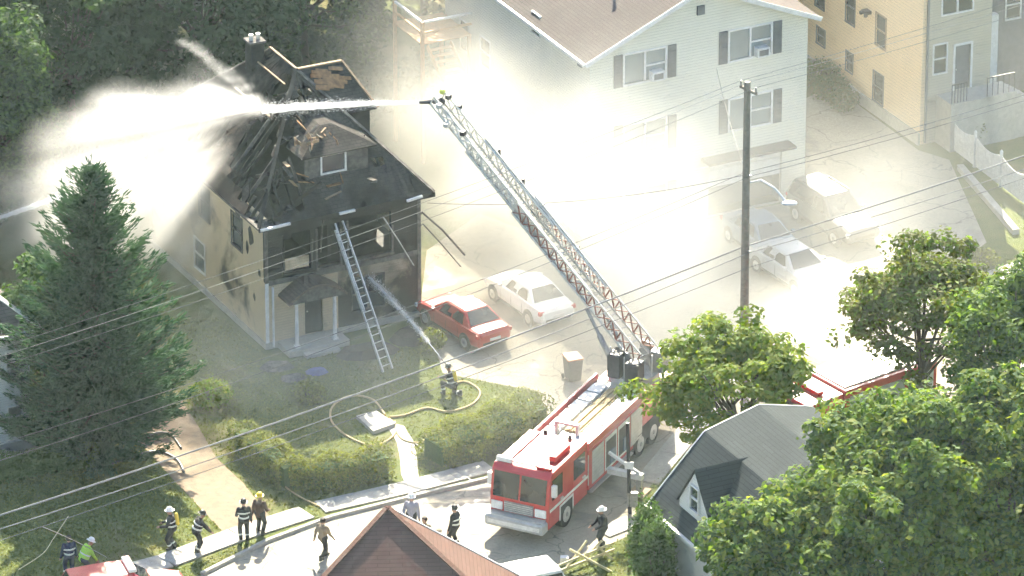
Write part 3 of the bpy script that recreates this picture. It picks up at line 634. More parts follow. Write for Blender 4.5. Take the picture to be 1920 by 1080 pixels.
# chimney
cu, cz_ = BH.front(478, 112, vr1 + .4); mb = MB(); mb.box(cu - .3, cu + .3, vr1 + .1, vr1 + .7, 5.6, rz + .3); ch = mb.build('chimney', M['char'], bh)
mb = MB(); mb.box(cu - .36, cu + .36, vr1 + .04, vr1 + .76, rz + .3, rz + .38); mb.build('chimney_cap', M['ash'], ch)
for k in (-.16, .16): mb = MB(); mb.tube((cu + k, vr1 + .4, rz + .38), (cu + k, vr1 + .4, rz + .62), .10, .09, 8); mb.build('flue', M['alu'], ch)

# ------------------------------------------------------------------ the white three-storey house
M['white_siding'] = mat_siding('white_siding', (.68, .66, .56), .13, .2)
M['tan_shingle'] = mat_shingle('tan_shingle', (.138, .120, .110), (.120, .104, .095), (.08, .07, .064), tab=.9)
M['shutter'] = pm('grey_shutter', (.14, .145, .15), (.10, .105, .11), 4, .7)
WH = Frame(g(1508, 370) - 10.45 * frame(27)[0], 27.0); WW, WD, WE = 10.45, 13.6, 8.55
wh = thing('white_house', 'large white three-storey gabled house behind the smoke', 'house', WH.o, 27.0)
def fr_box(F, x0, x1, xm, ya, yb):   # u range from two x pixels, z range at column xm
    u0 = F.front(x0, (ya + yb) / 2 + .2 * (xm - x0))[0]; u1 = F.front(x1, (ya + yb) / 2 - .2 * (x1 - xm))[0]
    return u0, u1, F.front(xm, yb)[1], F.front(xm, ya)[1]
def sd_box(F, x0, x1, xm, ya, yb):
    v0 = F.side(x1, (ya + yb) / 2 + .85 * (x1 - xm))[0]; v1 = F.side(x0, (ya + yb) / 2 - .85 * (xm - x0))[0]
    return v0, v1, F.side(xm, yb)[1], F.side(xm, ya)[1]
WIN = [fr_box(WH, 1171, 1247, 1208, 97, 151), fr_box(WH, 1368, 1445, 1407, 52, 106), fr_box(WH, 1171, 1247, 1208, 229, 284), fr_box(WH, 1368, 1445, 1407, 180, 236), fr_box(WH, 1171, 1247, 1208, 352, 405)]
GAR = (5.75, 9.3, .02, 2.55)
SWN = [sd_box(WH, 863, 879, 871, 41, 95), sd_box(WH, 901, 919, 910, 74, 126), sd_box(WH, 998, 1012, 1005, 27, 63), sd_box(WH, 901, 919, 910, 190, 240), sd_box(WH, 998, 1012, 1005, 250, 300)]
SWN = [s for s in SWN if s[2] > .4]
mb = MB(); wall(mb, 'u', 0, 0, WW, 0, WE, .2, WIN + [GAR]); gp = math.tan(R(23.5)) * WW / 2
mb.prism([(0, 0, WE), (WW, 0, WE), (WW / 2, 0, WE + gp)], (0, .2, 0)); mb.build('front_wall', M['white_siding'], wh)
mb = MB(); wall(mb, 'v', 0, .2, WD, 0, WE, .2, SWN); mb.build('side_wall', M['white_siding'], wh)
mb = MB(); wall(mb, 'v', WW, .2, WD, 0, WE, -.2, []); mb.build('side_wall', M['white_siding'], wh)
mb = MB(); wall(mb, 'u', WD, .2, WW - .2, 0, WE, -.2, []); mb.prism([(0.2, WD - .2, WE), (WW - .2, WD - .2, WE), (WW / 2, WD - .2, WE + gp)], (0, .2, 0)); mb.build('rear_wall', M['white_siding'], wh)
interior(wh, .25, WW - .25, .8, .95, .05, WE - .1, M['shutter'], 'inner_wall')
interior(wh, .8, .95, 1, WD - .3, .05, WE - .1, M['shutter'], 'inner_wall')
for s, n in ((0, 'roof_slope'), (1, 'roof_slope')):
    x0, x1 = (-.4, WW / 2) if s == 0 else (WW / 2, WW + .4); z0 = WE - .4 * math.tan(R(23.5)) + .08; zt = WE + gp + .08
    mb = MB(); mb.slab([(x0, -.4, z0 if s == 0 else zt), (x1, -.4, zt if s == 0 else z0), (x1, WD + .4, zt if s == 0 else z0), (x0, WD + .4, z0 if s == 0 else zt)], .1); mb.build(n, M['tan_shingle'], wh)
z0 = WE - .4 * math.tan(R(23.5)) + .05; zt = WE + gp + .05
mb = MB(); mb.bar((-.42, -.43, z0 - .06), (WW / 2, -.43, zt - .06), .04, .2); mb.bar((WW / 2, -.43, zt - .06), (WW + .42, -.43, z0 - .06), .04, .2); mb.build('rake_board', M['white_trim'], wh)
mb = MB(); mb.box(-.52, -.41, -.4, WD + .4, z0 - .1, z0 + .03); mb.build('gutter', M['white_metal'], wh)
mb = MB(); mb.tube((-.05, .1, .1), (-.05, .1, 5.1), .05); mb.build('downspout', M['white_metal'], wh)
for k, (a0, a1, z0, z1) in enumerate(WIN):
    f = window(wh, 'u', 0, a0, a1, z0, z1, -1, M['white_trim'], M['glass_blue'], False, 2, fw=.09)
    um = (a0 + a1) / 2; mb = MB(); mb.box(um + .045, a1, -.02, .03, (z0 + z1) / 2 - .03, (z0 + z1) / 2 + .04); mb.build('sash_rail', M['white_trim'], f)
    for (s0, s1) in ((a0 - .52, a0 - .12), (a1 + .12, a1 + .52)):
        mb = MB(); mb.box(s0, s1, -.05, -.003, z0 - .08, z1 + .08); sh = mb.build('shutter', M['shutter'], wh)
        for q in range(9):
            zz = z0 + (z1 - z0) * (q + .5) / 9; mb = MB(); mb.box(s0 + .05, s1 - .05, -.062, -.051, zz - .055, zz + .03); mb.build('louvre', M['shutter'], sh)
    if k in (0, 1):
        mb = MB(); mb.box(um + .2, um + .78, -.34, .02, z0 + .01, z0 + .42); ac = mb.build('air_conditioner', M['white_metal'], wh); mb = MB(); mb.box(um + .27, um + .71, -.352, -.342, z0 + .08, z0 + .34); mb.build('grille', M['shutter'], ac)
for (a0, a1, z0, z1) in SWN: window(wh, 'v', 0, a0, a1, z0, z1, -1, M['white_trim'], M['glass'], True, 1, fw=.05)
# garage: a deep opening with the door rolled half up
mb = MB(); mb.box(GAR[0], GAR[1], 5.5, 5.6, 0.02, 2.6); mb.box(GAR[0] - .1, GAR[0] + .0, .21, 5.5, .02, 2.6); mb.box(GAR[1], GAR[1] + .1, .21, 5.5, .02, 2.6); mb.box(GAR[0], GAR[1], .21, 5.5, 2.56, 2.7); mb.build('garage_bay', M['shutter'], wh)
gd = None
for q in range(3):
    mb = MB(); mb.box(GAR[0] + .02, GAR[1] - .02, .07, .11, 1.35 + q * .40, 1.73 + q * .40); mb.build('garage_door_panel', M['white_metal'], wh)
mb = MB(); mb.box(GAR[0] - .4, GAR[1] + .3, -.75, -.003, 2.75, 2.86); aw = mb.build('garage_canopy', M['tan_shingle'], wh)
for q in range(9):
    x = GAR[0] - .35 + q * (GAR[1] - GAR[0] + .6) / 8; mb = MB(); mb.bar((x, -.72, 2.74), (x, -.02, 2.42), .05, .06); mb.build('bracket', M['white_trim'], aw)
mb = MB(); mb.box(5.05, 5.4, -.1, -.003, 9.5, 9.9); mb.build('gable_vent', M['shutter'], wh)
v_, z_ = WH.side(1092, 115); mb = MB(); mb.box(-.12, -.003, v_ - .1, v_ + .25, z_ - .25, z_ + .25); mb.build('meter_box', M['shutter'], wh)
mb = MB(); q = (WW / 4, 2.8); zr = WE + gp / 2 + .1; mb.tube((q[0], q[1], zr - .1), (q[0], q[1], zr + .45), .07); mb.ball((q[0], q[1], zr + .48), (.12, .12, .08), 8, 5); mb.build('roof_vent', M['alu'], wh)
mb = MB(); mb.box(.2, .34, -.34, -.003, 2.9, 3.2); mb.build('wall_lamp', M['dark_metal'], wh)

# deck with stairs behind the white house
dk = thing('deck', 'orange timber deck with railing and stair behind the white house', 'deck', WH.w(-2.6, 10.6), 27.0)
DZ = 5.6
for k in range(18): mb = MB(); mb.box(0, 2.4, k * .16, k * .16 + .145, DZ, DZ + .04); mb.build('plank', M['deck_wood'], dk)
for x, y in ((.05, .05), (2.3, .05), (.05, 2.75), (2.3, 2.75)): mb = MB(); mb.box(x - .07, x + .07, y - .07, y + .07, 0, DZ + 1.05 if x < 1 else DZ); mb.build('post', M['deck_wood'], dk)
for z in (.5, 1.0): mb = MB(); mb.box(-.02, .08, .13, 2.67, DZ + z, DZ + z + .09); mb.box(.13, 2.4, -.02, .08, DZ + z + .003, DZ + z + .09); mb.build('rail', M['white_trim'] if z > .8 else M['deck_wood'], dk)
for k in range(14): mb = MB(); mb.box(.3, 1.3, -.3 - k * .26, -.05 - k * .26, DZ - .25 - k * .19, DZ - .21 - k * .19); mb.build('tread', M['deck_wood'], dk)
for x in (.24, 1.36): mb = MB(); mb.bar((x, -.02, DZ - .1), (x, -3.9, DZ - .1 - 14 * .19), .05, .26); mb.build('stringer', M['deck_wood'], dk)
sh = thing('garden_shed', 'small pale grey flat shed left of the timber deck', 'shed', WH.w(-7.2, 14.0), 27.0)
mb = MB(); mb.box(0, 2.6, 0, 2.0, 0, 2.3); mb.build('wall', M['white_siding'], sh); mb = MB(); mb.slab([(-.15, -.2, 2.36), (2.75, -.2, 2.36), (2.75, 2.2, 2.62), (-.15, 2.2, 2.62)], .07); mb.build('roof', M['tan_shingle'], sh); mb = MB(); mb.box(.9, 1.7, -.04, -.003, .05, 2.0); mb.build('door', M['shutter'], sh)

# ------------------------------------------------------------------ the yellow house
M['yellow_siding'] = mat_siding('yellow_siding', (.75, .58, .37), .16, .2); M['beige_shade_siding'] = mat_siding('beige_shade_siding', (.46, .42, .33), .13, .3)  # beige holds the shade and haze on the yellow house's front
M['blue_roof'] = mat_shingle('blue_grey_shingle', (.10, .16, .20), (.08, .13, .17), (.04, .06, .08))
YH = Frame(g(1724, 272), 27.0); YD, YE = 21.0, 9.6
yh = thing('yellow_house', 'tall yellow house with shade-toned beige front standing up the slope on the right', 'house', YH.o, 27.0)
YW = [sd_box(YH, 1530, 1546, 1538, -42, 14), sd_box(YH, 1587, 1603, 1595, -18, 44), sd_box(YH, 1643, 1661, 1652, 29, 88), sd_box(YH, 1532, 1547, 1540, 54, 84), sd_box(YH, 1587, 1599, 1593, 99, 134), sd_box(YH, 1638, 1656, 1647, 138, 192)]
YF = [fr_box(YH, 1768, 1824, 1796, -40, 22), fr_box(YH, 1751, 1774, 1763, 84, 136)]; YDoor = fr_box(YH, 1790, 1819, 1805, 84, 166); FWd = YH.front(1857, 120)[0]
mb = MB(); wall(mb, 'v', 0, 0, YD, 0, YE, .2, YW); mb.build('side_wall', M['yellow_siding'], yh)['label'] = 'yellow side wall'
mb = MB(); wall(mb, 'u', 0, .2, FWd, 0, YE, .2, YF + [YDoor]); mb.build('front_wall', M['beige_shade_siding'], yh)['label'] = 'front wall with shade and haze put into its beige'
mb = MB(); wall(mb, 'v', FWd, .2, YD, 0, YE, -.2, []); mb.build('side_wall', M['beige_shade_siding'], yh)
mb = MB(); wall(mb, 'u', YD, .2, FWd - .2, 0, YE, -.2, []); mb.build('rear_wall', M['yellow_siding'], yh)
interior(yh, .6, .7, .5, YD - .5, .1, YE - .1, M['shutter'], 'inner_wall'); interior(yh, .3, FWd - .3, .6, .7, .1, YE - .1, M['shutter'], 'inner_wall')
mb = MB(); mb.slab([(-.4, -.4, YE + .03), (FWd / 2, -.4, YE + 1.5), (FWd / 2, YD + .4, YE + 1.5), (-.4, YD + .4, YE + .03)], .1); mb.build('roof_slope', M['blue_roof'], yh)
mb = MB(); mb.slab([(FWd / 2, -.4, YE + 1.5), (FWd + .4, -.4, YE + .03), (FWd + .4, YD + .4, YE + .03), (FWd / 2, YD + .4, YE + 1.5)], .1); mb.build('roof_slope', M['blue_roof'], yh)
mb = MB(); mb.prism([(.1, .05, YE), (FWd - .1, .05, YE), (FWd / 2, .05, YE + 1.35)], (0, .12, 0)); mb.build('gable', M['beige_shade_siding'], yh)
for k, (a0, a1, z0, z1) in enumerate(YW): window(yh, 'v', 0, a0, a1, z0, z1, -1, M['wood'] if k == 2 else M['shutter'], M['glass'], True, 1, fw=.06)
for k, (a0, a1, z0, z1) in enumerate(YF): window(yh, 'u', 0, a0, a1, z0, z1, -1, M['white_trim'], M['glass'], k == 1, 2 if k == 0 else 1)
mb = MB(); mb.box(YDoor[0] + .01, YDoor[1] - .01, .06, .11, YDoor[2], YDoor[3] - .01); dr = mb.build('door', M['shutter'], yh); mb = MB(); mb.ball((YDoor[0] + .1, .03, YDoor[2] + .95), .04, 8, 5); mb.build('handle', M['alu'], dr)
mb = MB(); mb.box(YDoor[0] - .1, YDoor[1] + .1, -.04, -.003, YDoor[3], YDoor[3] + .1); mb.box(YDoor[0] - .1, YDoor[0], -.04, -.003, YDoor[2], YDoor[3]); mb.box(YDoor[1], YDoor[1] + .1, -.04, -.003, YDoor[2], YDoor[3]); mb.build('door_frame', M['white_trim'], yh)
mb = MB(); mb.tube((.22, -.07, .1), (.22, -.07, YE), .06); mb.build('downspout', M['shutter'], yh)
v_, z_ = YH.side(1630, 22); mb = MB(); mb.box(-.3, -.003, v_ - .2, v_ + .2, z_ - .05, z_ + .1); mb.ball((-.3, v_ - .2, z_ - .05), .1, 8, 5); mb.ball((-.3, v_ + .2, z_ - .05), .1, 8, 5); mb.build('flood_lamp', M['dark_metal'], yh)
# porch and steps under the door, plinth
pz = YDoor[2]; mb = MB(); mb.box(YDoor[0] - .9, FWd + .6, -1.3, -.005, 0, pz - .02); mb.build('porch', M['concrete'], yh)
for k in range(int(pz / .19)): mb = MB(); mb.box(FWd + .61 + k * .28, FWd + .61 + (k + 1) * .28 - .002, -1.25, -.1, 0, pz - .19 * (k + 1)); mb.build('step', M['concrete'], yh)
for (x0, x1) in ((YDoor[0] - .85, YDoor[0] - .1), (YDoor[1] + .15, FWd + .5)): 
    mb = MB(); mb.box(x0, x1, -1.27, -1.22, pz + .85, pz + .9); mb.build('handrail', M['dark_metal'], yh)
    for q in range(6): mb = MB(); x = x0 + (x1 - x0) * q / 5; mb.box(x - .015, x + .015, -1.26, -1.23, pz, pz + .85); mb.build('baluster', M['dark_metal'], yh)
mb = MB(); mb.box(-.1, -.003, 0, YD, 0, .55); mb.build('plinth', M['concrete'], yh)
# neighbour: grey wing further right
gh = thing('grey_house', 'grey house with blue-grey roof cut off by the right picture edge', 'house', YH.w(FWd + 1.5, 3.2), 27.0)
mb = MB(); wall(mb, 'u', 0, 0, 9, 0, 6.6, .2, [(1.2, 1.9, 3.6, 4.9)]); mb.build('front_wall', M['shutter'], gh); mb = MB(); wall(mb, 'v', 0, .2, 9, 0, 6.6, .2, []); mb.build('side_wall', M['shutter'], gh)
window(gh, 'u', 0, 1.2, 1.9, 3.6, 4.9, -1, M['white_trim'], M['glass'])
mb = MB(); mb.slab([(-.4, -.4, 6.55), (9.4, -.4, 6.55), (9.4, 4.6, 9.0), (-.4, 4.6, 9.0)], .1); mb.build('roof_slope', M['blue_roof'], gh)
mb = MB(); mb.prism([(.05, .3, 6.6), (.05, 8.9, 6.6), (.05, 4.6, 8.75)], (.1, 0, 0)); mb.build('gable', M['shutter'], gh)
mb = MB(); mb.box(.1, .45, -.6, -.25, 0, 4.2); mb.build('porch_post', M['white_trim'], gh)

# ------------------------------------------------------------------ gambrel house, lower right
M['grey_shingle'] = mat_shingle('slate_grey_shingle', (.055, .064, .066), (.045, .053, .055), (.022, .026, .028), course=.17, tab=.95)
M['clapboard'] = mat_siding('white_clapboard', (.62, .62, .60), .11, .2)
GZ = 2.8; e_ = g(1214, 946, GZ); GFr = Frame(np.array([e_[0], e_[1], 0]), 27.0)
gm = thing('gambrel_house', 'white house with slate grey gambrel roof and dormer beside the big trees', 'house', GFr.w(0, 0), 27.0)
K1 = (2.44, 2.55); K2 = (4.77, 3.15); GL = -9.0
mb = MB(); wall(mb, 'v', .35, GL + .3, -.35, 0, GZ - .05, .2, [(-6.5, -5.4, .9, 2.2)]); mb.build('side_wall', M['clapboard'], gm)
window(gm, 'v', .35, -6.5, -5.4, .9, 2.2, -1, M['white_trim'], M['glass'])
mb = MB(); mb.prism([(.36, -.5, 0), (2 * K2[0] - .36, -.5, 0), (2 * K2[0] - .36, -.5, GZ - .1), (2 * K2[0] - K1[0], -.5, GZ + K1[1] - .12), (K2[0], -.5, GZ + K2[1] - .12), (K1[0], -.5, GZ + K1[1] - .12), (.36, -.5, GZ - .05)], (0, .15, 0)); mb.build('rear_gable', M['clapboard'], gm)
mb = MB(); mb.prism([(.56, GL + .3, 0), (2 * K2[0] - .36, GL + .3, 0), (2 * K2[0] - .36, GL + .3, GZ - .1), (2 * K2[0] - K1[0], GL + .3, GZ + K1[1] - .12), (K2[0], GL + .3, GZ + K2[1] - .12), (K1[0], GL + .3, GZ + K1[1] - .12), (.56, GL + .3, GZ - .05)], (0, .15, 0)); mb.build('front_gable', M['clapboard'], gm)
pr = [(0, GZ), (K1[0], GZ + K1[1]), (K2[0], GZ + K2[1]), (2 * K2[0] - K1[0], GZ + K1[1]), (2 * K2[0], GZ)]
for (a, za), (b, zb) in zip(pr[:-1], pr[1:]): mb = MB(); mb.slab([(a, 0, za), (b, 0, zb), (b, GL, zb), (a, GL, za)], .09); mb.build('roof_slope', M['grey_shingle'], gm)
mb = MB()
for (a, za), (b, zb) in zip(pr[:-1], pr[1:]): mb.bar((a, .02, za - .05), (b, .02, zb - .05), .04, .14)
mb.build('rake_board', M['white_trim'], gm)
mb = MB(); mb.box(-.13, -.01, GL, .02, GZ - .12, GZ + .01); mb.build('gutter', M['white_metal'], gm)
# dormer: gable wall faces the street, its ridge runs back into the upper slope
q = onplane(1415, 851, GFr.w(K1[0], 0, GZ + K1[1]), np.cross(GFr.u * (K2[0] - K1[0]) + ZZ * (K2[1] - K1[1]), GFr.v)); L_ = GFr.loc(q); dvv = L_[1]; dzr = L_[2]; 
dua = GFr.side  # apex on the same height and depth
ap = GFr.loc(onplane(1305, 882, q, GFr.v)); du_ = max(.35, ap[0]); dzr = (dzr + ap[2]) / 2; hw = 1.25; dze = max(GZ + du_ * K1[1] / K1[0] + .1, dzr - 1.75)
bz = GZ + du_ * K1[1] / K1[0] - .1
mb = MB(); mb.prism([(du_, dvv - hw, bz), (du_, dvv + hw, bz), (du_, dvv + hw, dze), (du_, dvv, dzr - .06), (du_, dvv - hw, dze)], (.12, 0, 0)); dm2 = mb.build('dormer', M['clapboard'], gm)
uu = lambda z: K1[0] * (z - GZ) / K1[1] if z < GZ + K1[1] else K1[0] + (z - GZ - K1[1]) * (K2[0] - K1[0]) / (K2[1] - K1[1])
for s in (-1, 1):
    mb = MB(); mb.slab([(du_ - .07, dvv, dzr), (uu(dzr) + .25, dvv, dzr), (uu(dze) + .35, dvv + s * (hw + .12), dze - .10), (du_ - .07, dvv + s * (hw + .12), dze - .10)], .06); mb.build('dormer_roof', M['grey_shingle'], dm2)
    mb = MB(); mb.prism([(du_ + .13, dvv + s * (hw - .04), bz), (du_ + .13, dvv + s * (hw - .04), dze - .05), (uu(dze) + .1, dvv + s * (hw - .04), dze - .05)], (0, .03, 0)); mb.build('dormer_cheek', M['clapboard'], dm2)
window(dm2, 'v', du_ - .055, dvv - .30, dvv + .30, bz + .45, bz + 1.4, -1, M['white_trim'], M['glass'], True, 1, name='window_frame', fw=.05)

# ------------------------------------------------------------------ brown roof, bottom centre
M['rust_shingle'] = mat_shingle('rust_brown_shingle', (.17, .10, .08), (.145, .088, .07), (.075, .048, .04), course=.17, tab=.9)
AZ_ = 7.2; ap_ = g(727, 951, AZ_); rh = thing('brown_roof_house', 'house with rust brown half-hipped roof at the bottom edge', 'house', (ap_[0], ap_[1], 0), 3.0)
tt = .64; Rn = 5.2; zl = AZ_ - tt * Rn
mb = MB(); mb.slab([(0, 0, AZ_), (-Rn, -Rn, zl), (Rn * 1.04, -Rn, zl)], .1); mb.build('front_roof_slope', M['rust_shingle'], rh)
mb = MB(); mb.slab([(0, 0, AZ_), (Rn * 1.04, -Rn, zl), (Rn * 1.04, 0.0, zl)], .1); mb.build('right_roof_slope', M['rust_shingle'], rh)
mb = MB(); mb.slab([(0, 0, AZ_), (-.3 * Rn, 0, zl), (-Rn, -Rn, zl)], .1); mb.build('left_roof_slope', M['rust_shingle'], rh)
for q in ((-Rn, -Rn, zl), (Rn * 1.04, -Rn, zl)): mb = MB(); mb.bar((0, 0, AZ_ + .03), np.array(q) + ZZ * .03, .2, .05); mb.build('hip_cap', M['rust_shingle'], rh)
mb = MB(); mb.prism([(-Rn + .8, -Rn + .4, 0), (Rn - .3, -Rn + .4, 0), (Rn - .3, -.15, 0), (-.25 * Rn + .3, -.15, 0)], (0, 0, zl - .15)); mb.prism([(-.2 * Rn, -.15, zl - .15), (Rn - .3, -.15, zl - .15), (.05, -.15, AZ_ - .2)], (0, -.15, 0)); mb.build('wall', M['beige_shade_siding'], rh)
mb = MB(); mb.bar((Rn * 1.04, .03, zl - .05), (0, .03, AZ_ - .05), .05, .16); mb.bar((-.3 * Rn, .03, zl - .05), (0, .03, AZ_ - .05), .05, .16); mb.build('rake_board', M['white_trim'], rh)

# ------------------------------------------------------------------ grey neighbour on the left edge
LH = Frame(g(60, 832) - 8.0 * frame(27)[0], 27.0); lh = thing('left_neighbour_house', 'shaded grey house half hidden by the tall conifer', 'house', LH.o, 27.0)
wu = fr_box(LH, 16, 40, 28, 762, 800)
mb = MB(); wall(mb, 'u', 0, 0, 8, 0, 5.2, .2, [wu, (wu[0], wu[1], wu[2] + 2.6, wu[3] + 2.4)]); mb.build('front_wall', M['clapboard'], lh); window(lh, 'u', 0, *wu, -1, M['white_trim'], M['glass'])
window(lh, 'u', 0, wu[0], wu[1], wu[2] + 2.6, wu[3] + 2.4, -1, M['white_trim'], M['glass'])
mb = MB(); wall(mb, 'v', 8, .2, 9, 0, 5.2, -.2, []); mb.build('side_wall', M['clapboard'], lh); mb = MB(); wall(mb, 'v', 0, .2, 9, 0, 5.2, .2, []); mb.build('side_wall', M['clapboard'], lh)
interior(lh, .3, 7.7, .7, .8, .1, 5.1, M['shutter'], 'inner_wall')
rzl = 8.6
mb = MB(); mb.slab([(-.4, -.4, 5.15), (8.4, -.4, 5.15), (4.3, 4.3, rzl), (3.7, 4.3, rzl)], .09); mb.build('front_roof_slope', M['tan_shingle'], lh)
mb = MB(); mb.slab([(8.4, -.4, 5.15), (8.4, 9.4, 5.15), (4.3, 4.7, rzl), (4.3, 4.3, rzl)], .09); mb.build('right_roof_slope', M['tan_shingle'], lh)
mb = MB(); mb.slab([(-.4, -.4, 5.15), (3.7, 4.3, rzl), (3.7, 4.7, rzl), (-.4, 9.4, 5.15)], .09); mb.build('left_roof_slope', M['tan_shingle'], lh)
mb = MB(); mb.slab([(-.4, 9.4, 5.15), (3.7, 4.7, rzl), (4.3, 4.7, rzl), (8.4, 9.4, 5.15)], .09); mb.build('rear_roof_slope', M['tan_shingle'], lh)
for q in ((8.4, -.4, 5.18),): mb = MB(); mb.bar((4.3, 4.3, rzl + .04), q, .22, .05); mb.build('hip_cap', M['white_trim'], lh)
mb = MB(); mb.box(-.45, 8.5, -.52, -.41, 5.03, 5.16); mb.build('gutter', M['white_metal'], lh)
mb = MB(); mb.box(.0, 8, -1.6, -.01, 0, .25); mb.build('porch_floor', M['concrete'], lh)

# ================================================================== vehicles
M['red_paint'] = mat_paint('fire_red_paint', (.46, .028, .03), .30, .2); M['car_red'] = mat_paint('car_red_paint', (.42, .04, .03), .28, .25)
M['car_white'] = mat_paint('car_white_paint', (.72, .72, .70), .28, .15); M['car_dark'] = mat_paint('car_dark_paint', (.03, .035, .045), .25, .2)
M['car_silver'] = mat_paint('car_silver_paint', (.42, .43, .44), .28, .2); M['car_blue'] = mat_paint('car_blue_paint', (.10, .15, .22), .25, .2)
M['car_glass'] = mat_glass('car_glass', (.012, .015, .018), .06); M['lens_red'] = pm('red_lens', (.5, .02, .02), (.4, .015, .015), 5, .2); M['lens_clear'] = pm('clear_lens', (.75, .75, .72), (.65, .65, .62), 5, .15)
M['truck_grey'] = pm('truck_grey', (.50, .50, .49), (.38, .38, .37), 4, .45, metal=.2); M['tread_plate'] = pm('tread_plate', (.58, .58, .56), (.46, .46, .44), 9, .35, metal=.5, bump=.3)
M['ladder_red'] = pm('ladder_brown_red', (.33, .16, .12), (.25, .12, .09), 5, .5)
def wheel(par, x, y, r, wd, out):
    mb = MB(); n = 18; mb.tube((x, y - wd / 2, r), (x, y + wd / 2, r), r, n=n); w_ = mb.build('wheel', M['rubber'], par, bevel=.02)
    mb = MB(); yo = y + out * wd / 2; mb.tube((x, yo - .01 * out, r), (x, yo + .012 * out, r), r * .62, n=14); mb.build('rim', M['alu'], w_)
    mb = MB(); mb.tube((x, yo + .013 * out, r), (x, yo + .05 * out, r), r * .2, r * .14, n=10); mb.build('hub', M['steel'], w_); return w_
def loft(sections, close=True):
    """sections: list of rings (same length) -> closed MB"""
    mb = MB(); n = len(sections[0])
    for s in sections: mb.v += [tuple(map(float, p)) for p in s]
    for i in range(len(sections) - 1):
        for k in range(n): mb.f.append((i * n + k, i * n + (k + 1) % n, (i + 1) * n + (k + 1) % n, (i + 1) * n + k))
    mb.f.append(tuple(range(n - 1, -1, -1))); mb.f.append(tuple(range((len(sections) - 1) * n, len(sections) * n))); mb.m = [0] * len(mb.f); return mb
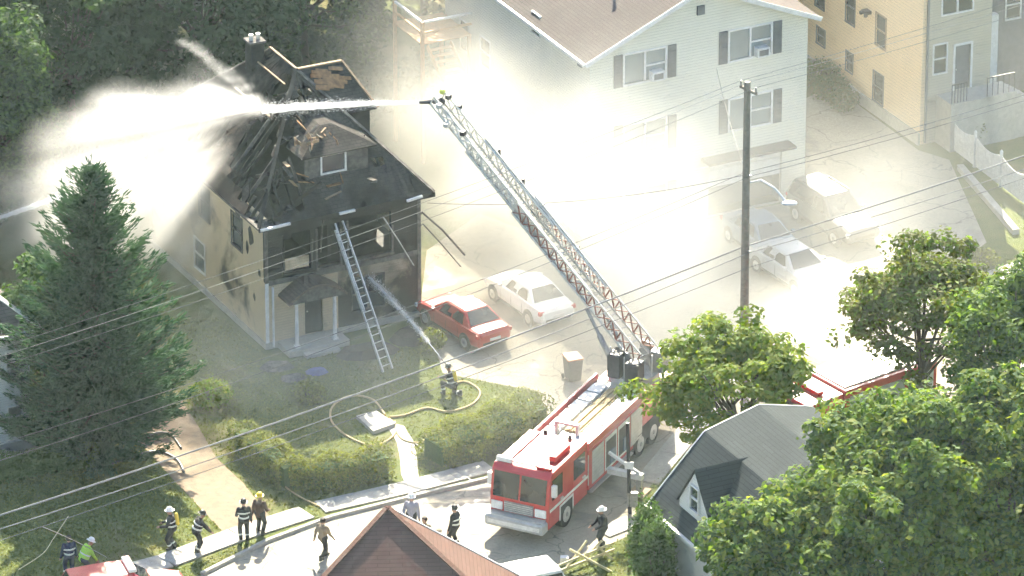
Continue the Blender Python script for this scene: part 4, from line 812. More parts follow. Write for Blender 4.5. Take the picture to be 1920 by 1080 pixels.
def car(name, label, loc, heading, paint, style='sedan', cat='car', group=None, rails=False):
    t = thing(name, label, cat, loc, heading, group)
    if style == 'sedan':
        L, H = 4.65, 1.45; st = [(-1, .42, .80, .84, .70), (-.955, .30, .93, .98, .83), (-.7, .24, .95, 1.01, .90), (-.35, .24, .95, .98, .91), (.1, .24, .94, .97, .91), (.42, .24, .91, .97, .90), (.72, .25, .84, .91, .88), (.93, .27, .72, .78, .82), (1, .36, .62, .66, .68)]
        gh_ = [(-.72, 1.0), (-.42, H), (.12, H), (.47, .96)]
    elif style == 'suv':
        L, H = 4.8, 1.78; st = [(-1, .48, 1.05, 1.10, .76), (-.97, .36, 1.08, 1.14, .88), (-.6, .34, 1.08, 1.13, .93), (0, .34, 1.06, 1.12, .93), (.45, .34, 1.04, 1.11, .92), (.75, .34, .98, 1.06, .90), (.95, .36, .86, .94, .85), (1, .46, .76, .82, .74)]
        gh_ = [(-.985, 1.12), (-.86, H - .04), (.10, H), (.46, 1.1)]
    hl = L / 2; secs = []
    for x, zb, zs, zt, hw in st:
        zm = (zb + zs) / 2; half = [(0, zb), (hw * .86, zb), (hw * .98, zb + .10), (hw * 1.01, zm), (hw * .96, zs), (hw * .82, zt - .015), (0, zt)]
        secs.append([(x * hl, y, z) for y, z in half] + [(x * hl, -y, z) for y, z in half[-2:0:-1]])
    loft(secs).build('body', paint, t, smooth=False, bevel=.012)
    zs = .96 if style == 'sedan' else 1.09; wb = .83 if style == 'sedan' else .87; wt = .60 if style == 'sedan' else .68
    (xr, zr), (xrt, z1), (xft, z2), (xf, zf) = gh_; ring = lambda x, z, w: [(x * hl, -wb, zs - .06), (x * hl, -w, z - .04), (x * hl, -w + .1, z), (x * hl, w - .1, z), (x * hl, w, z - .04), (x * hl, wb, zs - .06)]
    loft([ring(xr, zr, wb - .02), ring(xrt, z1, wt), ring((xrt + xft) / 2, (z1 + z2) / 2 + .02, wt + .02), ring(xft, z2, wt), ring(xf, zf, wb - .03)]).build('cabin', paint, t, bevel=.01)
    def pane(n, pts, nrm, mat=M['car_glass'], th=.006):
        pts = [np.array(p, float) for p in pts]; nr_ = np.array(nrm, float); nr_ /= np.linalg.norm(nr_); mb = MB(); mb.prism([p + nr_ * .002 for p in pts], nr_ * th); return mb.build(n, mat, t)
    def lerp(a, b, f): return np.array(a) * (1 - f) + np.array(b) * f
    for (xa, za, xb, zb_, nm, sg) in ((xf, zf, xft, z2, 'windscreen', 1), (xr, zr, xrt, z1, 'rear_window', -1)):
        A, B = np.array([xa * hl, 0, za]), np.array([xb * hl, 0, zb_]); wa, wb2 = wb - .12, wt - .10
        p0, p1 = lerp(A, B, .10), lerp(A, B, .92); n_ = np.cross(B - A, (0, 1, 0)) * 1.0; n_ = n_ if n_[0] * sg > 0 else -n_
        pane(nm, [p0 + (0, -wa, 0), p0 + (0, wa, 0), p1 + (0, wb2, 0), p1 + (0, -wb2, 0)], n_)
    for s in (-1, 1):
        def sp(x, f):   # point on the side glass at station x (normalised), height fraction f
            if x < xrt: q = (x - xr) / (xrt - xr); top = lerp((wb - .02, zr), (wt, z1), q)
            elif x > xft: q = (x - xft) / (xf - xft); top = lerp((wt, z2), (wb - .03, zf), q)
            else: top = np.array([wt + .01, z1 - .0])
            b = np.array([wb, zs - .06]); tp = np.array([top[0], top[1] - .045]); v_ = b * (1 - f) + tp * f; return np.array([x * hl, s * v_[0], v_[1]])
        for (xa, xb) in ((xrt - .07, -.16), (-.12, xft + .12)):
            pane('side_window', [sp(xa, .18), sp(xb, .18), sp(min(xb, xft), .88), sp(max(xa, xrt), .88)], (0, s, .45))
        mb = MB(); mb.box(xf * hl - .45, xf * hl - .28, s * .90 - (.0 if s > 0 else .17), s * .90 + (.17 if s > 0 else 0), zs, zs + .13); mb.build('mirror', paint, t, bevel=.02)
        for xx, m_, nm in ((-1, 'lens_red', 'tail_light'), (1, 'lens_clear', 'headlight')):
            zz = st[1][2] - .12 if xx < 0 else st[-2][2] - .1; hx = (abs(st[1][0]) if xx < 0 else st[-2][0]) * hl
            mb = MB(); mb.box(xx * hx - .06, xx * hx + .075 * (1 if xx > 0 else 1), s * .72 - .16, s * .72 + .16, zz - .08, zz + .09); mb.build(nm, M[m_], t, bevel=.02)
        for xx in (-.62, .60):
            wheel(t, xx * hl, s * (st[3][4] - .085), .33 if style == 'sedan' else .37, .22, s)
            mb = MB(); mb.tube((xx * hl, s * (st[3][4] + .0), .34), (xx * hl, s * (st[3][4] + .012), .34), .40 if style == 'sedan' else .45, n=16); mb.build('wheel_arch', M['rubber'], t)
    mb = MB(); mb.box(-hl - .015, -hl + .02, -.26, .26, .55, .67); mb.build('number_plate', M['white_trim'], t)
    for s in (-1, 1):
        w_ = st[3][4] * 1.012; mb = MB(); mb.box(-.5 * hl, .46 * hl, min(s * w_ * .97, s * w_ * 1.0), max(s * w_ * .97, s * w_ * 1.0), st[3][1] + .02, st[3][1] + .13); mb.build('sill', M['rubber'], t)
        for xx in (-.40, -.03, .33): mb = MB(); mb.box(xx * hl - .008, xx * hl + .008, min(s * w_, s * (w_ + .004)), max(s * w_, s * (w_ + .004)), st[3][1] + .14, st[3][2] - .14); mb.build('door_seam', M['rubber'], t)
    mb = MB(); mb.box(hl - .03, hl + .012, -.5, .5, st[-1][1] + .06, st[-1][1] + .2); mb.build('front_grille', M['rubber'], t); mb = MB(); mb.box(-hl - .012, -hl + .05, -.6, .6, st[0][1] + .0, st[0][1] + .10); mb.build('rear_bumper_trim', M['rubber'], t)
    if rails:
        for s in (-1, 1): mb = MB(); mb.bar((-.6 * hl, s * .6, H + .05), (.1 * hl, s * .6, H + .07), .04, .04); mb.build('roof_rail', M['dark_metal'], t)
    return t
car('sedan', 'white sedan parked left of the raised ladder, tail to the street', g(992, 578), 117 + 4, M['car_white'], 'sedan')
car('sedan', 'red sedan with a glaring boot lid parked by the burnt house', g(868, 622), 117 + 8, M['car_red'], 'sedan')
car('sedan', 'pale sedan under the thick cable right of the utility pole', g(1488, 524), 297 + 5, M['car_silver'], 'sedan')
car('sedan', 'dark blue car in shade in front of the garage', g(1432, 470), 297, M['car_blue'], 'sedan')
car('suv', 'dark sport utility vehicle with glaring roof nosing down from the yellow house', g(1562, 430), 297 + 4, M['car_dark'], 'suv', rails=True)
s_ = g(233, 1098, 1.0); cs = car('fire_chief_vehicle', 'red emergency vehicle roof with light bar at bottom left corner', (s_[0], s_[1], 0), 18, M['red_paint'], 'suv')
mb = MB(); mb.box(.05, .35, -.6, .6, 1.80, 1.94); lb = mb.build('light_bar', M['lens_clear'], cs, bevel=.03)
for q in (-.42, -.14, .14, .42): mb = MB(); mb.box(.08, .32, q - .1, q + .1, 1.942, 1.96); mb.build('lamp', M['lens_red'], lb)
s_ = g(945, 1106, 1.0); car('suv', 'white vehicle with dark sunroof cut off at the bottom edge', (s_[0], s_[1], 0), 205, M['car_white'], 'suv')
for o in list(C.objects):
    if o.get('label') == 'white vehicle with dark sunroof cut off at the bottom edge':
        mb = MB(); mb.box(-.45, .05, -.4, .4, 1.79, 1.805); mb.build('sunroof', M['car_glass'], o, bevel=.004)
s_ = g(1590, 708, 2.4); rv = thing('rescue_truck', 'red rescue truck glaring in the sun between the two trees', 'truck', (s_[0] , s_[1], 0), 217)
mb = MB(); mb.prism([(3.3, -1.2, .55), (3.3, -1.2, 1.5), (3.0, -1.2, 2.45), (1.2, -1.2, 2.5), (1.2, -1.2, .55)], (0, 2.4, 0)); mb.build('cab', M['red_paint'], rv, bevel=.03)
mb = MB(); mb.box(-3.6, 1.15, -1.22, 1.22, .6, 2.6); mb.build('body', M['red_paint'], rv, bevel=.03)
mb = MB(); mb.box(-3.5, 1.0, -1.0, 1.0, 2.602, 2.66); mb.build('roof_plate', M['tread_plate'], rv)
mb = MB(); mb.prism([(3.32, -1.05, 1.5), (3.06, -1.05, 2.32), (3.075, -1.05, 2.325), (3.335, -1.05, 1.505)], (0, 2.1, 0)); mb.build('windscreen', M['car_glass'], rv)
mb = MB(); mb.box(1.9, 2.2, -.8, .8, 2.5, 2.66); mb.build('light_bar', M['lens_red'], rv, bevel=.03)
for s in (-1, 1):
    for x in (2.2, -2.2): wheel(rv, x, s * 1.05, .5, .3, s)
    for k in range(3): mb = MB(); mb.box(-3.4 + k * 1.5, -2.1 + k * 1.5, s * 1.232 - .01, s * 1.232 + .01, .8, 2.3); mb.build('locker_door', M['truck_grey'], rv)

# ------------------------------------------------------------------ the ladder truck
TA = 244.0; fw_ = np.array([math.cos(R(TA)), math.sin(R(TA)), 0]); lf_ = np.array([-math.sin(R(TA)), math.cos(R(TA)), 0]); CZ = 2.8
a_ = g(919, 871, CZ); TO = a_ + fw_ * .55 + lf_ * 1.25; TO[2] = 0
tk = thing('ladder_truck', 'red fire engine with raised aerial ladder parked across the street', 'fire truck', TO, TA)
def tl(p): q = np.asarray(p, float) - TO; return np.array([q @ fw_, q @ lf_, q[2]])
def tp(n, mat, *boxes, bevel=.0, par=None):
    mb = MB()
    for b in boxes: mb.box(*b)
    return mb.build(n, mat, par or tk, bevel=bevel)
TR = -12.1
tp('chassis', M['dark_metal'], (TR + .2, -.7, -.9, .9, .5, .78))
mb = MB(); mb.prism([(-.52, -1.25, .5), (-.52, -1.25, 1.5), (-.70, -1.25, 2.62), (-.9, -1.25, CZ), (-4.0, -1.25, CZ), (-4.0, -1.25, .5)], (0, 2.5, 0)); cab = mb.build('cab', M['red_paint'], tk, bevel=.04)
tp('bumper', M['truck_grey'], (-.5, -.02, -1.26, 1.26, .48, .92), bevel=.06); tp('bumper_deck', M['tread_plate'], (-.5, -.1, -1.15, 1.15, .922, .96)); tp('bumper_stripe', M['white_trim'], (-.018, -.004, -1.1, 1.1, .62, .78))
tp('grille', M['steel'], (-.515, -.46, -.62, .62, 1.0, 1.42))
for k in range(5): tp('grille_bar', M['alu'], (-.455, -.43, -.6, .6, 1.03 + k * .08, 1.06 + k * .08))
for s in (-1, 1):
    tp('headlight', M['lens_clear'], (-.515, -.44, s * .93 - .24, s * .93 + .24, 1.02, 1.36), bevel=.02)
    mb = MB(); y0, y1 = (.04, 1.12) if s > 0 else (-1.12, -.04)
    mb.prism([(-.513, y0, 1.55), (-.513, y1, 1.55), (-.682, y1, 2.56), (-.682, y0, 2.56)], (.016, 0, .003)); mb.build('windscreen', M['car_glass'], tk)
    yb = s * 1.252
    def sb(n, mat, x0, x1, z0, z1, th=.014, off=0.0, par=None): return tp(n, mat, (x0, x1, min(yb + s * off, yb + s * (th + off)), max(yb + s * off, yb + s * (th + off)), z0, z1), par=par)
    sb('side_window', M['car_glass'], -1.75, -.85, 1.65, 2.5); sb('side_window', M['car_glass'], -3.75, -2.75, 1.65, 2.5)
    for xx in (-1.85, -3.85):
        d_ = sb('cab_door', M['red_paint'], xx, xx + 1.12, .75, 1.6, .012); sb('handle', M['alu'], xx + .12, xx + .34, 1.42, 1.48, .05, .012, par=d_)
    sb('wheel_arch', M['white_metal'], -2.72, -1.48, .50, 1.16, .02); sb('arch_well', M['rubber'], -2.62, -1.58, .50, 1.06, .024); wheel(tk, -2.1, s * 1.10, .52, .34, s)
    tp('mirror', M['white_metal'], (-.9, -.72, s * 1.36 - .1, s * 1.36 + .1, 1.85, 2.35), bevel=.02); tp('mirror_arm', M['dark_metal'], (-.83, -.79, min(s * 1.2, s * 1.3), max(s * 1.2, s * 1.3), 2.18, 2.22))
    tp('body_stripe', M['white_trim'], (-3.98, -.6, min(yb + s * .026, yb + s * .032), max(yb + s * .026, yb + s * .032), 1.24, 1.36))
    # lockers behind the cab
    x = -4.35; k = 0
    while x > -8.0:
        if s > 0 and k in (1, 2):   # open lockers: a flat dark panel painted for the shade inside
            sb('locker_frame', M['white_metal'], x - 1.12, x - .06, .78, 2.18, .014); sb('locker_shade_panel', M['dark_metal'], x - 1.04, x - .14, .88, 2.02, .004, .014); sb('stowed_kit', M['car_blue'], x - .9, x - .5, .95, 1.5, .05, .018)
            x -= 1.18; k += 1; continue
        d_ = sb('locker_door', M['truck_grey'], x - 1.12, x - .06, .78, 2.18, .014)
        for q in range(9): sb('slat', M['alu'], x - 1.08, x - .10, .83 + q * .145, .94 + q * .145, .010, .014, par=d_)
        x -= 1.18; k += 1
    sb('arch_well', M['rubber'], -10.7, -8.2, .5, 1.2, .012)
    for xx in (-8.85, -10.05): wheel(tk, xx, s * 1.10, .52, .34, s)
    d_ = sb('locker_door', M['truck_grey'], -12.0, -10.85, .78, 2.0, .014)
tp('body', M['red_paint'], (TR, -4.12, -1.25, 1.25, .6, 2.3), bevel=.03)
tp('body_rail', M['red_paint'], (-10.0, -4.12, 1.12, 1.25, 2.302, 2.62), (-10.0, -4.12, -1.25, -1.12, 2.302, 2.62), (-4.26, -4.12, -1.1, 1.1, 2.302, 2.62), bevel=.02)
tp('top_deck', M['tread_plate'], (-10.0, -4.3, -1.1, 1.1, 2.303, 2.36)); 
for k in range(6): tp('top_hatch', M['white_metal'], (-9.4 + k * .85, -8.66 + k * .85, .42, 1.02, 2.362, 2.50), bevel=.02)
for k in range(6): tp('top_hatch', M['white_metal'], (-9.4 + k * .85, -8.66 + k * .85, -1.02, -.42, 2.362, 2.50), bevel=.02)
tp('ladder_rest', M['truck_grey'], (-4.9, -4.7, -.5, -.4, 2.36, 3.0), (-4.9, -4.7, .4, .5, 2.36, 3.0), (-4.9, -4.7, -.4, .4, 2.9, 3.0))
for k in range(7): tp('folded_hose', M['hose'], (-9.3, -5.2, -.34 + k * .10, -.26 + k * .10, 2.362, 2.44 + .03 * (k % 3)), bevel=.015)
for s in (-1, 1):
    tp('grab_rail', M['alu'], (-4.02, -3.98, min(s * 1.27, s * 1.30), max(s * 1.27, s * 1.30), .9, 2.2)); tp('running_board', M['tread_plate'], (-8.0, -4.2, min(s * 1.2, s * 1.36), max(s * 1.2, s * 1.36), .5, .56))
    tp('side_marker', M['lens_red'], (-11.9, -11.7, min(s * 1.27, s * 1.29), max(s * 1.27, s * 1.29), 2.06, 2.16))
# roof kit
tp('roof_panel', M['red_paint'], (-3.7, -1.15, -.62, .42, CZ + .002, CZ + .035), bevel=.01)
tp('roof_rib', M['red_paint'], (-3.8, -1.0, -.78, -.70, CZ + .002, CZ + .07))
rb_ = tp('siren_box', M['red_paint'], (-3.05, -1.75, .66, .98, CZ + .002, CZ + .25), bevel=.03)
for q in range(4): tp('lens', M['lens_clear'], (-2.95 + q * .3, -2.75 + q * .3, .72, .92, CZ + .252, CZ + .27), par=rb_)
tp('light_bar', M['lens_clear'], (-1.15, -.95, -1.2, -.55, CZ + .003, CZ + .2), bevel=.03); tp('light_bar', M['lens_red'], (-1.12, -.95, .5, 1.15, CZ + .003, CZ + .12), bevel=.03)
for q in (-.5, .55): tp('roof_lug', M['dark_metal'], (-3.95, -3.82, q - .06, q + .06, CZ + .003, CZ + .18))
# outrigger towards the kerb
tp('outrigger', M['white_metal'], (-6.0, -5.75, 1.27, 2.75, .62, .84)); tp('outrigger_leg', M['steel'], (-5.98, -5.77, 2.5, 2.72, .1, .62)); tp('outrigger_pad', M['wood'], (-6.25, -5.5, 2.25, 2.95, .01, .1))
mb = MB(); mb.bar((-5.87, 1.28, 1.5), (-5.87, 2.6, .86), .12, .1); mb.build('outrigger_brace', M['white_metal'], tk)
# turntable and aerial
TTX = -10.95; mb = MB(); mb.tube((TTX, 0, 2.31), (TTX, 0, 2.62), 1.02, 1.02, 24); mb.build('turntable', M['truck_grey'], tk)
tip = g(812, 189, 10.6); tipl = tl(tip); piv = np.array([TTX, 0, 3.5])
hd = tipl[:2] - piv[:2]; ya = hd / np.linalg.norm(hd); ax = (tipl - piv); LL = np.linalg.norm(ax); ax /= LL; sd_ = np.array([-ya[1], ya[0], 0]); un = np.cross(ax, sd_); un = un if un[2] > 0 else -un
back = piv - np.array([ya[0], ya[1], 0]) * .3
for s in (-1, 1):
    mb = MB(); mb.prism([back + sd_ * s * .62 + np.array([*(ya * -.55), -.88]), back + sd_ * s * .62 + np.array([*(ya * .75), -.88]), piv + sd_ * s * .62 + np.array([*(ya * .25), .15]), piv + sd_ * s * .62 + np.array([*(ya * -.35), .15])], sd_ * s * .07); mb.build('cradle_plate', M['steel'], tk)
    c0 = np.array([TTX, 0, 2.75]) + np.array([*(ya * .85), 0]) + sd_ * s * .38; c1 = piv + ax * 2.6 + sd_ * s * .38 - un * .25
    mb = MB(); mb.tube(c0, (c0 + c1) / 2, .12, n=10); mb.tube((c0 + c1) / 2, c1, .075, n=10); mb.build('lift_cylinder', M['steel'], tk)
mb = MB(); q = np.array([TTX, 0, 0]) - np.array([*(ya * .75), 0]) + sd_ * .75; mb.box(q[0] - .3, q[0] + .3, q[1] - .3, q[1] + .3, 2.63, 3.45); cp = mb.build('control_pedestal', M['dark_metal'], tk, bevel=.03)
mb = MB(); q2 = np.array([TTX, 0, 0]) - np.array([*(ya * .7), 0]) - sd_ * .7; mb.box(q2[0] - .35, q2[0] + .35, q2[1] - .3, q2[1] + .3, 2.63, 3.5); mb.build('hose_reel_cabinet', M['steel'], tk, bevel=.03)
mb = MB(); q3 = np.array([TTX, 0, 0]) + sd_ * .85 + np.array([*(ya * .1), 0]); mb.box(q3[0] - .4, q3[0] + .4, q3[1] - .28, q3[1] + .28, 2.63, 3.65); mb.build('hydraulic_cabinet', M['dark_metal'], tk, bevel=.04)
for k in range(5): mb = MB(); a = 2 * math.pi * k / 5; mb.tube((TTX + .95 * math.cos(a), .95 * math.sin(a), 2.62), (TTX + .95 * math.cos(a), .95 * math.sin(a), 3.55), .025, n=6); mb.build('guard_post', M['white_metal'], tk)
def section(t0, t1, wdt, hgt, off, mat, chord, name='ladder_section'):
    mb = MB(); n = max(3, int((t1 - t0) / .62)); base = piv + un * off
    for s in (-1, 1):
        lo = lambda t: base + ax * t + sd_ * s * wdt / 2; hi = lambda t: lo(t) + un * hgt
        mb.bar(lo(t0), lo(t1), .075, .10, up=un); mb.bar(hi(t0), hi(t1), .06, .07, up=un)
        for k in range(n):
            a = t0 + (t1 - t0) * k / n; b = t0 + (t1 - t0) * (k + 1) / n
            mb.bar(lo(a), hi(a), .05, .05, up=ax, mi=1); mb.bar(lo(a), hi(b), .045, .045, up=ax, mi=1); mb.bar(hi(a), lo(b), .035, .035, up=ax, mi=1)
        mb.bar(lo(t1), hi(t1), .04, .04, up=ax)
    o = mb.build(name, [chord, mat], tk); k = 0
    r0 = MB(); r0.bar(-sd_ * (wdt / 2 - .02), sd_ * (wdt / 2 - .02), .035, .035, up=un); ro = r0.build('rung', M['alu'], o); first = True; t = t0 + .2
    while t < t1:
        q = ro if first else ro.copy()
        if not first: C.objects.link(q); q.parent = o
        q.location = tuple(base + ax * t); first = False; t += .36
    return o
section(-.6, LL * .56, .98, .62, .00, M['ladder_red'], M['ladder_white'])
section(LL * .20, LL * .80, .80, .52, .06, M['ladder_white'], M['ladder_white'])
section(LL * .45, LL * .99, .62, .42, .12, M['ladder_white'], M['ladder_white'])
mb = MB(); mb.path([piv + ax * .2 + un * .02, piv + ax * LL * .56 + un * .02, piv + ax * LL * .97 + un * .1], [.075, .06, .05], 8); mb.build('waterway', M['white_metal'], tk)
# nozzle, lamps and kit at the tip
nz0 = piv + ax * LL * .99 + un * .1; imp = onplane(492, 206, BH.w(-.45, -.45, 6.9), np.cross(BH.v, BH.u * (3.5 + .45) + ZZ * (rz - 5.7))); impl = tl(imp); jd = impl - nz0; jd /= np.linalg.norm(jd)
mb = MB(); mb.tube(nz0 - jd * .25, nz0 + jd * .28, .11, .10, 10); mb.tube(nz0 + jd * .28, nz0 + jd * .72, .085, .06, 10); mb.ball(nz0 - jd * .25, .15, 8, 6); mb.build('nozzle', M['dark_metal'], tk)
for k, (t, s, u_) in enumerate(((.955, .42, .55), (.93, -.42, .5), (.90, .45, .2), (.965, -.1, .75), (.87, -.45, -.15), (.84, .4, .6))):
    c = piv + ax * LL * t + sd_ * s + un * u_; mb = MB(); mb.box(c[0] - .12, c[0] + .12, c[1] - .1, c[1] + .1, c[2] - .09, c[2] + .09); mb.build('tip_lamp', M['dark_metal'] if k % 2 else M['truck_grey'], tk, bevel=.02)
c = piv + ax * LL * 1.0 + sd_ * -.3 + un * .45; mb = MB(); mb.ball(c, (.14, .14, .12), 8, 6); pass
mb.build('tip_beacon', pm('yellow_green_lens', (.55, .62, .10), (.45, .5, .08), 5, .3), tk)
for t in (.62, .74, .52, .35): c = piv + ax * LL * t - sd_ * .55 + un * .5; mb = MB(); mb.box(c[0] - .05, c[0] + .05, c[1] - .05, c[1] + .05, c[2] - .16, c[2] + .16); mb.build('section_bracket', M['dark_metal'], tk)

# ================================================================== people
M['turnout'] = pm('dark_turnout_cloth', (.035, .034, .036), (.022, .022, .024), 12, .9, bump=.3); M['turnout_brown'] = pm('brown_turnout_cloth', (.10, .065, .05), (.07, .045, .035), 12, .9, bump=.3)
M['navy'] = pm('navy_cloth', (.03, .04, .085), (.02, .028, .06), 12, .9, bump=.3); M['skin'] = pm('skin', (.42, .26, .19), (.36, .21, .15), 9, .6); M['boot'] = pm('black_boot', (.015, .015, .015), (.02, .02, .02), 8, .6)
M['grey_cloth'] = pm('pale_grey_cloth', (.34, .33, .38), (.26, .25, .29), 12, .9, bump=.3); M['tan_cloth'] = pm('tan_cloth', (.26, .21, .15), (.2, .16, .11), 12, .9, bump=.3)
M['hivis'] = pm('lime_vest', (.42, .72, .10), (.36, .62, .08), 9, .7); M['reflective'] = pm('silver_band', (.70, .72, .66), (.6, .62, .56), 9, .4)
M['helmet_yellow'] = pm('yellow_helmet', (.75, .58, .06), (.62, .47, .05), 7, .35); M['helmet_white'] = pm('white_helmet', (.75, .75, .72), (.62, .62, .6), 7, .35); M['helmet_black'] = pm('black_helmet', (.03, .03, .03), (.02, .02, .02), 7, .4); M['hair'] = pm('dark_hair', (.03, .022, .018), (.018, .014, .012), 9, .7)
def ik(a, b, l1, l2, pole):
    a = np.array(a, float); b = np.array(b, float); d = b - a; L = np.linalg.norm(d); L2 = min(L, (l1 + l2) * .995); d /= L; b = a + d * L2
    x = (l1 * l1 - l2 * l2 + L2 * L2) / (2 * L2); h = math.sqrt(max(0, l1 * l1 - x * x)); p = np.array(pole, float); p = p - d * (p @ d); p /= np.linalg.norm(p) + 1e-9
    return a + d * x + p * h, b
def person(label, feet_px, rotz, top, legs, headgear, lfoot=(-.12, .05), rfoot=(.12, -.05), hip=.93, lean=0.0, lhand=(-.32, .10, .80), rhand=(.32, .10, .80), bands=True, tank=False, vest=False, turn=0.0, knee=None, group=None, z=0.0, scale=1.0):
    """faces local +y; hands and feet are targets in metres; one continuous remeshed body with clothing colours by region"""
    base = g(*feet_px); t = thing('person', label, 'person', (base[0], base[1], z), rotz, group)
    mats = [legs, top, M['skin'], M['boot']]; caps = []
    pel = np.array([0, 0, hip]); sp_ = np.array([0, math.sin(lean), math.cos(lean)]); fwd = np.array([0, math.cos(lean), -math.sin(lean)])
    chest = pel + sp_ * .36; neck = pel + sp_ * .53; head = neck + sp_ * .16 + fwd * .03
    caps += [(pel + (-.07, 0, 0), pel + (.07, 0, 0), .165, .165, 0), (pel, pel + sp_ * .2, .185, .18, 1), (pel + sp_ * .2, chest, .18, .18, 1), (chest + (-.12, 0, 0), chest + (.12, 0, 0), .15, .15, 1), (chest, neck, .13, .075, 1), (neck, neck + sp_ * .08, .06, .058, 2)]
    hb = head; caps += [(hb + sp_ * .04 - fwd * .015, hb + sp_ * .04 + fwd * .01, .098, .095, 2), (hb - sp_ * .06 + fwd * .02, hb - sp_ * .02 + fwd * .02, .066, .08, 2)]
    tr = R(turn); fd = np.array([math.sin(tr), math.cos(tr) * math.cos(lean), -math.sin(lean)]); sdv = np.array([math.cos(tr), -math.sin(tr), 0])
    caps += [(hb + fd * .095 + sp_ * .005, hb + fd * .118 - sp_ * .018, .014, .018, 2), (hb + sdv * .095 - sp_ * .01, hb + sdv * .1 + sp_ * .02, .018, .018, 2), (hb - sdv * .095 - sp_ * .01, hb - sdv * .1 + sp_ * .02, .018, .018, 2)]
    for s, hand, foot in ((-1, lhand, lfoot), (1, rhand, rfoot)):
        sh = neck - sp_ * .07 + np.array([s * .19, 0, 0]); el_, wr = ik(sh, hand, .30, .27, (s * .4, -.8, -.3)); caps += [(sh, el_, .088, .070, 1), (el_, wr, .068, .052, 1)]
        hd_ = wr - el_; hd_ /= np.linalg.norm(hd_); palm = wr + hd_ * .09; caps.append((wr, palm, .036, .040, 2)); lat = np.cross(hd_, (s * 1.0, .2, .1)); lat /= np.linalg.norm(lat) + 1e-9; cur = np.cross(lat, hd_)
        for q, ln in zip((-.030, -.010, .010, .030), (.065, .078, .073, .055)):
            k0 = palm + lat * q; k1 = k0 + hd_ * ln * .6; k2 = k1 + (hd_ * .6 + cur * .7) * ln * .55; caps += [(k0, k1, .0135, .0125, 2), (k1, k2, .0125, .011, 2)]
        th = wr + hd_ * .035 + lat * .034; caps.append((th, th + lat * .035 + hd_ * .04, .016, .013, 2))
        hp = pel + np.array([s * .10, 0, -.04]); fz = foot[2] if len(foot) > 2 else .09; an = np.array([foot[0], foot[1], fz]); kn, an = ik(hp, an, .44, .43, (s * .15, 1, 0) if knee is None else knee)
        caps += [(hp, kn, .118, .088, 0), (kn, an, .088, .076, 0), (an + (0, -.04, -.035), an + (0, .15, -.045), .055, .045, 3), (an, an + (0, 0, .10), .072, .078, 3)]
    mb = MB()
    for p, q, r0, r1, mi in caps: mb.ball(p, r0, 10, 7); mb.ball(q, r1, 10, 7); mb.tube(p, q, r0, r1, 10)
    me = bpy.data.meshes.new('body_source'); me.from_pydata(mb.v, [], mb.f); tmp = bpy.data.objects.new('body_source', me); C.objects.link(tmp)
    rm = tmp.modifiers.new('remesh', 'REMESH'); rm.mode = 'VOXEL'; rm.voxel_size = .014; sm = tmp.modifiers.new('smooth', 'SMOOTH'); sm.factor = .5; sm.iterations = 2
    dg = bpy.context.evaluated_depsgraph_get(); nm = bpy.data.meshes.new_from_object(tmp.evaluated_get(dg)); bpy.data.objects.remove(tmp); bpy.data.meshes.remove(me); nm.name = 'body'
    nm.materials.clear()
    for m_ in mats: nm.materials.append(m_)
    n = len(nm.polygons); cc = np.empty(n * 3); nm.polygons.foreach_get('center', cc); cc = cc.reshape(-1, 3); best = np.full(n, 9e9); mi_ = np.zeros(n, np.int32)
    for p, q, r0, r1, mi in caps:
        d = q - p; L2 = d @ d + 1e-9; f = np.clip(((cc - p) @ d) / L2, 0, 1); dist = np.linalg.norm(cc - p - f[:, None] * d, axis=1) - (r0 * (1 - f) + r1 * f); b = dist < best; best[b] = dist[b]; mi_[b] = mi
    nm.polygons.foreach_set('material_index', mi_); nm.polygons.foreach_set('use_smooth', [True] * n)
    o = bpy.data.objects.new('body', nm); C.objects.link(o); o.parent = t
    for s in (-1, 1): mb = MB(); mb.ball(hb + fd * .092 + sdv * s * .035 + sp_ * .02, .011, 6, 4); mb.build('eye', M['boot'], t)
    # headgear
    hc = hb + sp_ * .075; e1 = np.cross(sp_, fd); e1 /= np.linalg.norm(e1); e2 = np.cross(e1, sp_); mb = MB(); n_ = 16; rings = []
    spec = {'helmet': [(-.02, .165, .20), (-.005, .165, .20), (.0, .125, .135), (.07, .115, .125), (.12, .07, .08), (.14, .01, .01)], 'hair': [(-.10, .10, .105), (-.02, .112, .115), (.05, .095, .10), (.075, .02, .02)], 'cap': [(-.01, .112, .15), (.0, .112, .115), (.05, .095, .1), (.07, .02, .02)]}[headgear[0]]
    shift = -.03 if headgear[0] != 'cap' else .02
    if headgear[0] == 'hair': shift = -.022
    for z_, rx, ry in spec: rings.append([hc + sp_ * z_ + e1 * rx * math.cos(6.2832 * k / n_) + e2 * (ry * math.sin(6.2832 * k / n_) + shift) for k in range(n_)])
    lb = loft(rings); lb.build({'helmet': 'helmet', 'hair': 'hair', 'cap': 'cap'}[headgear[0]], headgear[1], t, smooth=False)
    def band(c, ax_, rx, ry, h, mat, nm_):
        ax_ = ax_ / np.linalg.norm(ax_); x_ = np.cross(ax_, (0, 1.0, .01)); x_ /= np.linalg.norm(x_); y_ = np.cross(ax_, x_); r = []
        for zz, k_ in ((-h / 2, 1.0), (h / 2, 1.0)): r.append([c + ax_ * zz + x_ * rx * math.cos(6.2832 * k / 18) + y_ * ry * math.sin(6.2832 * k / 18) for k in range(18)])
        loft(r).build(nm_, mat, t)
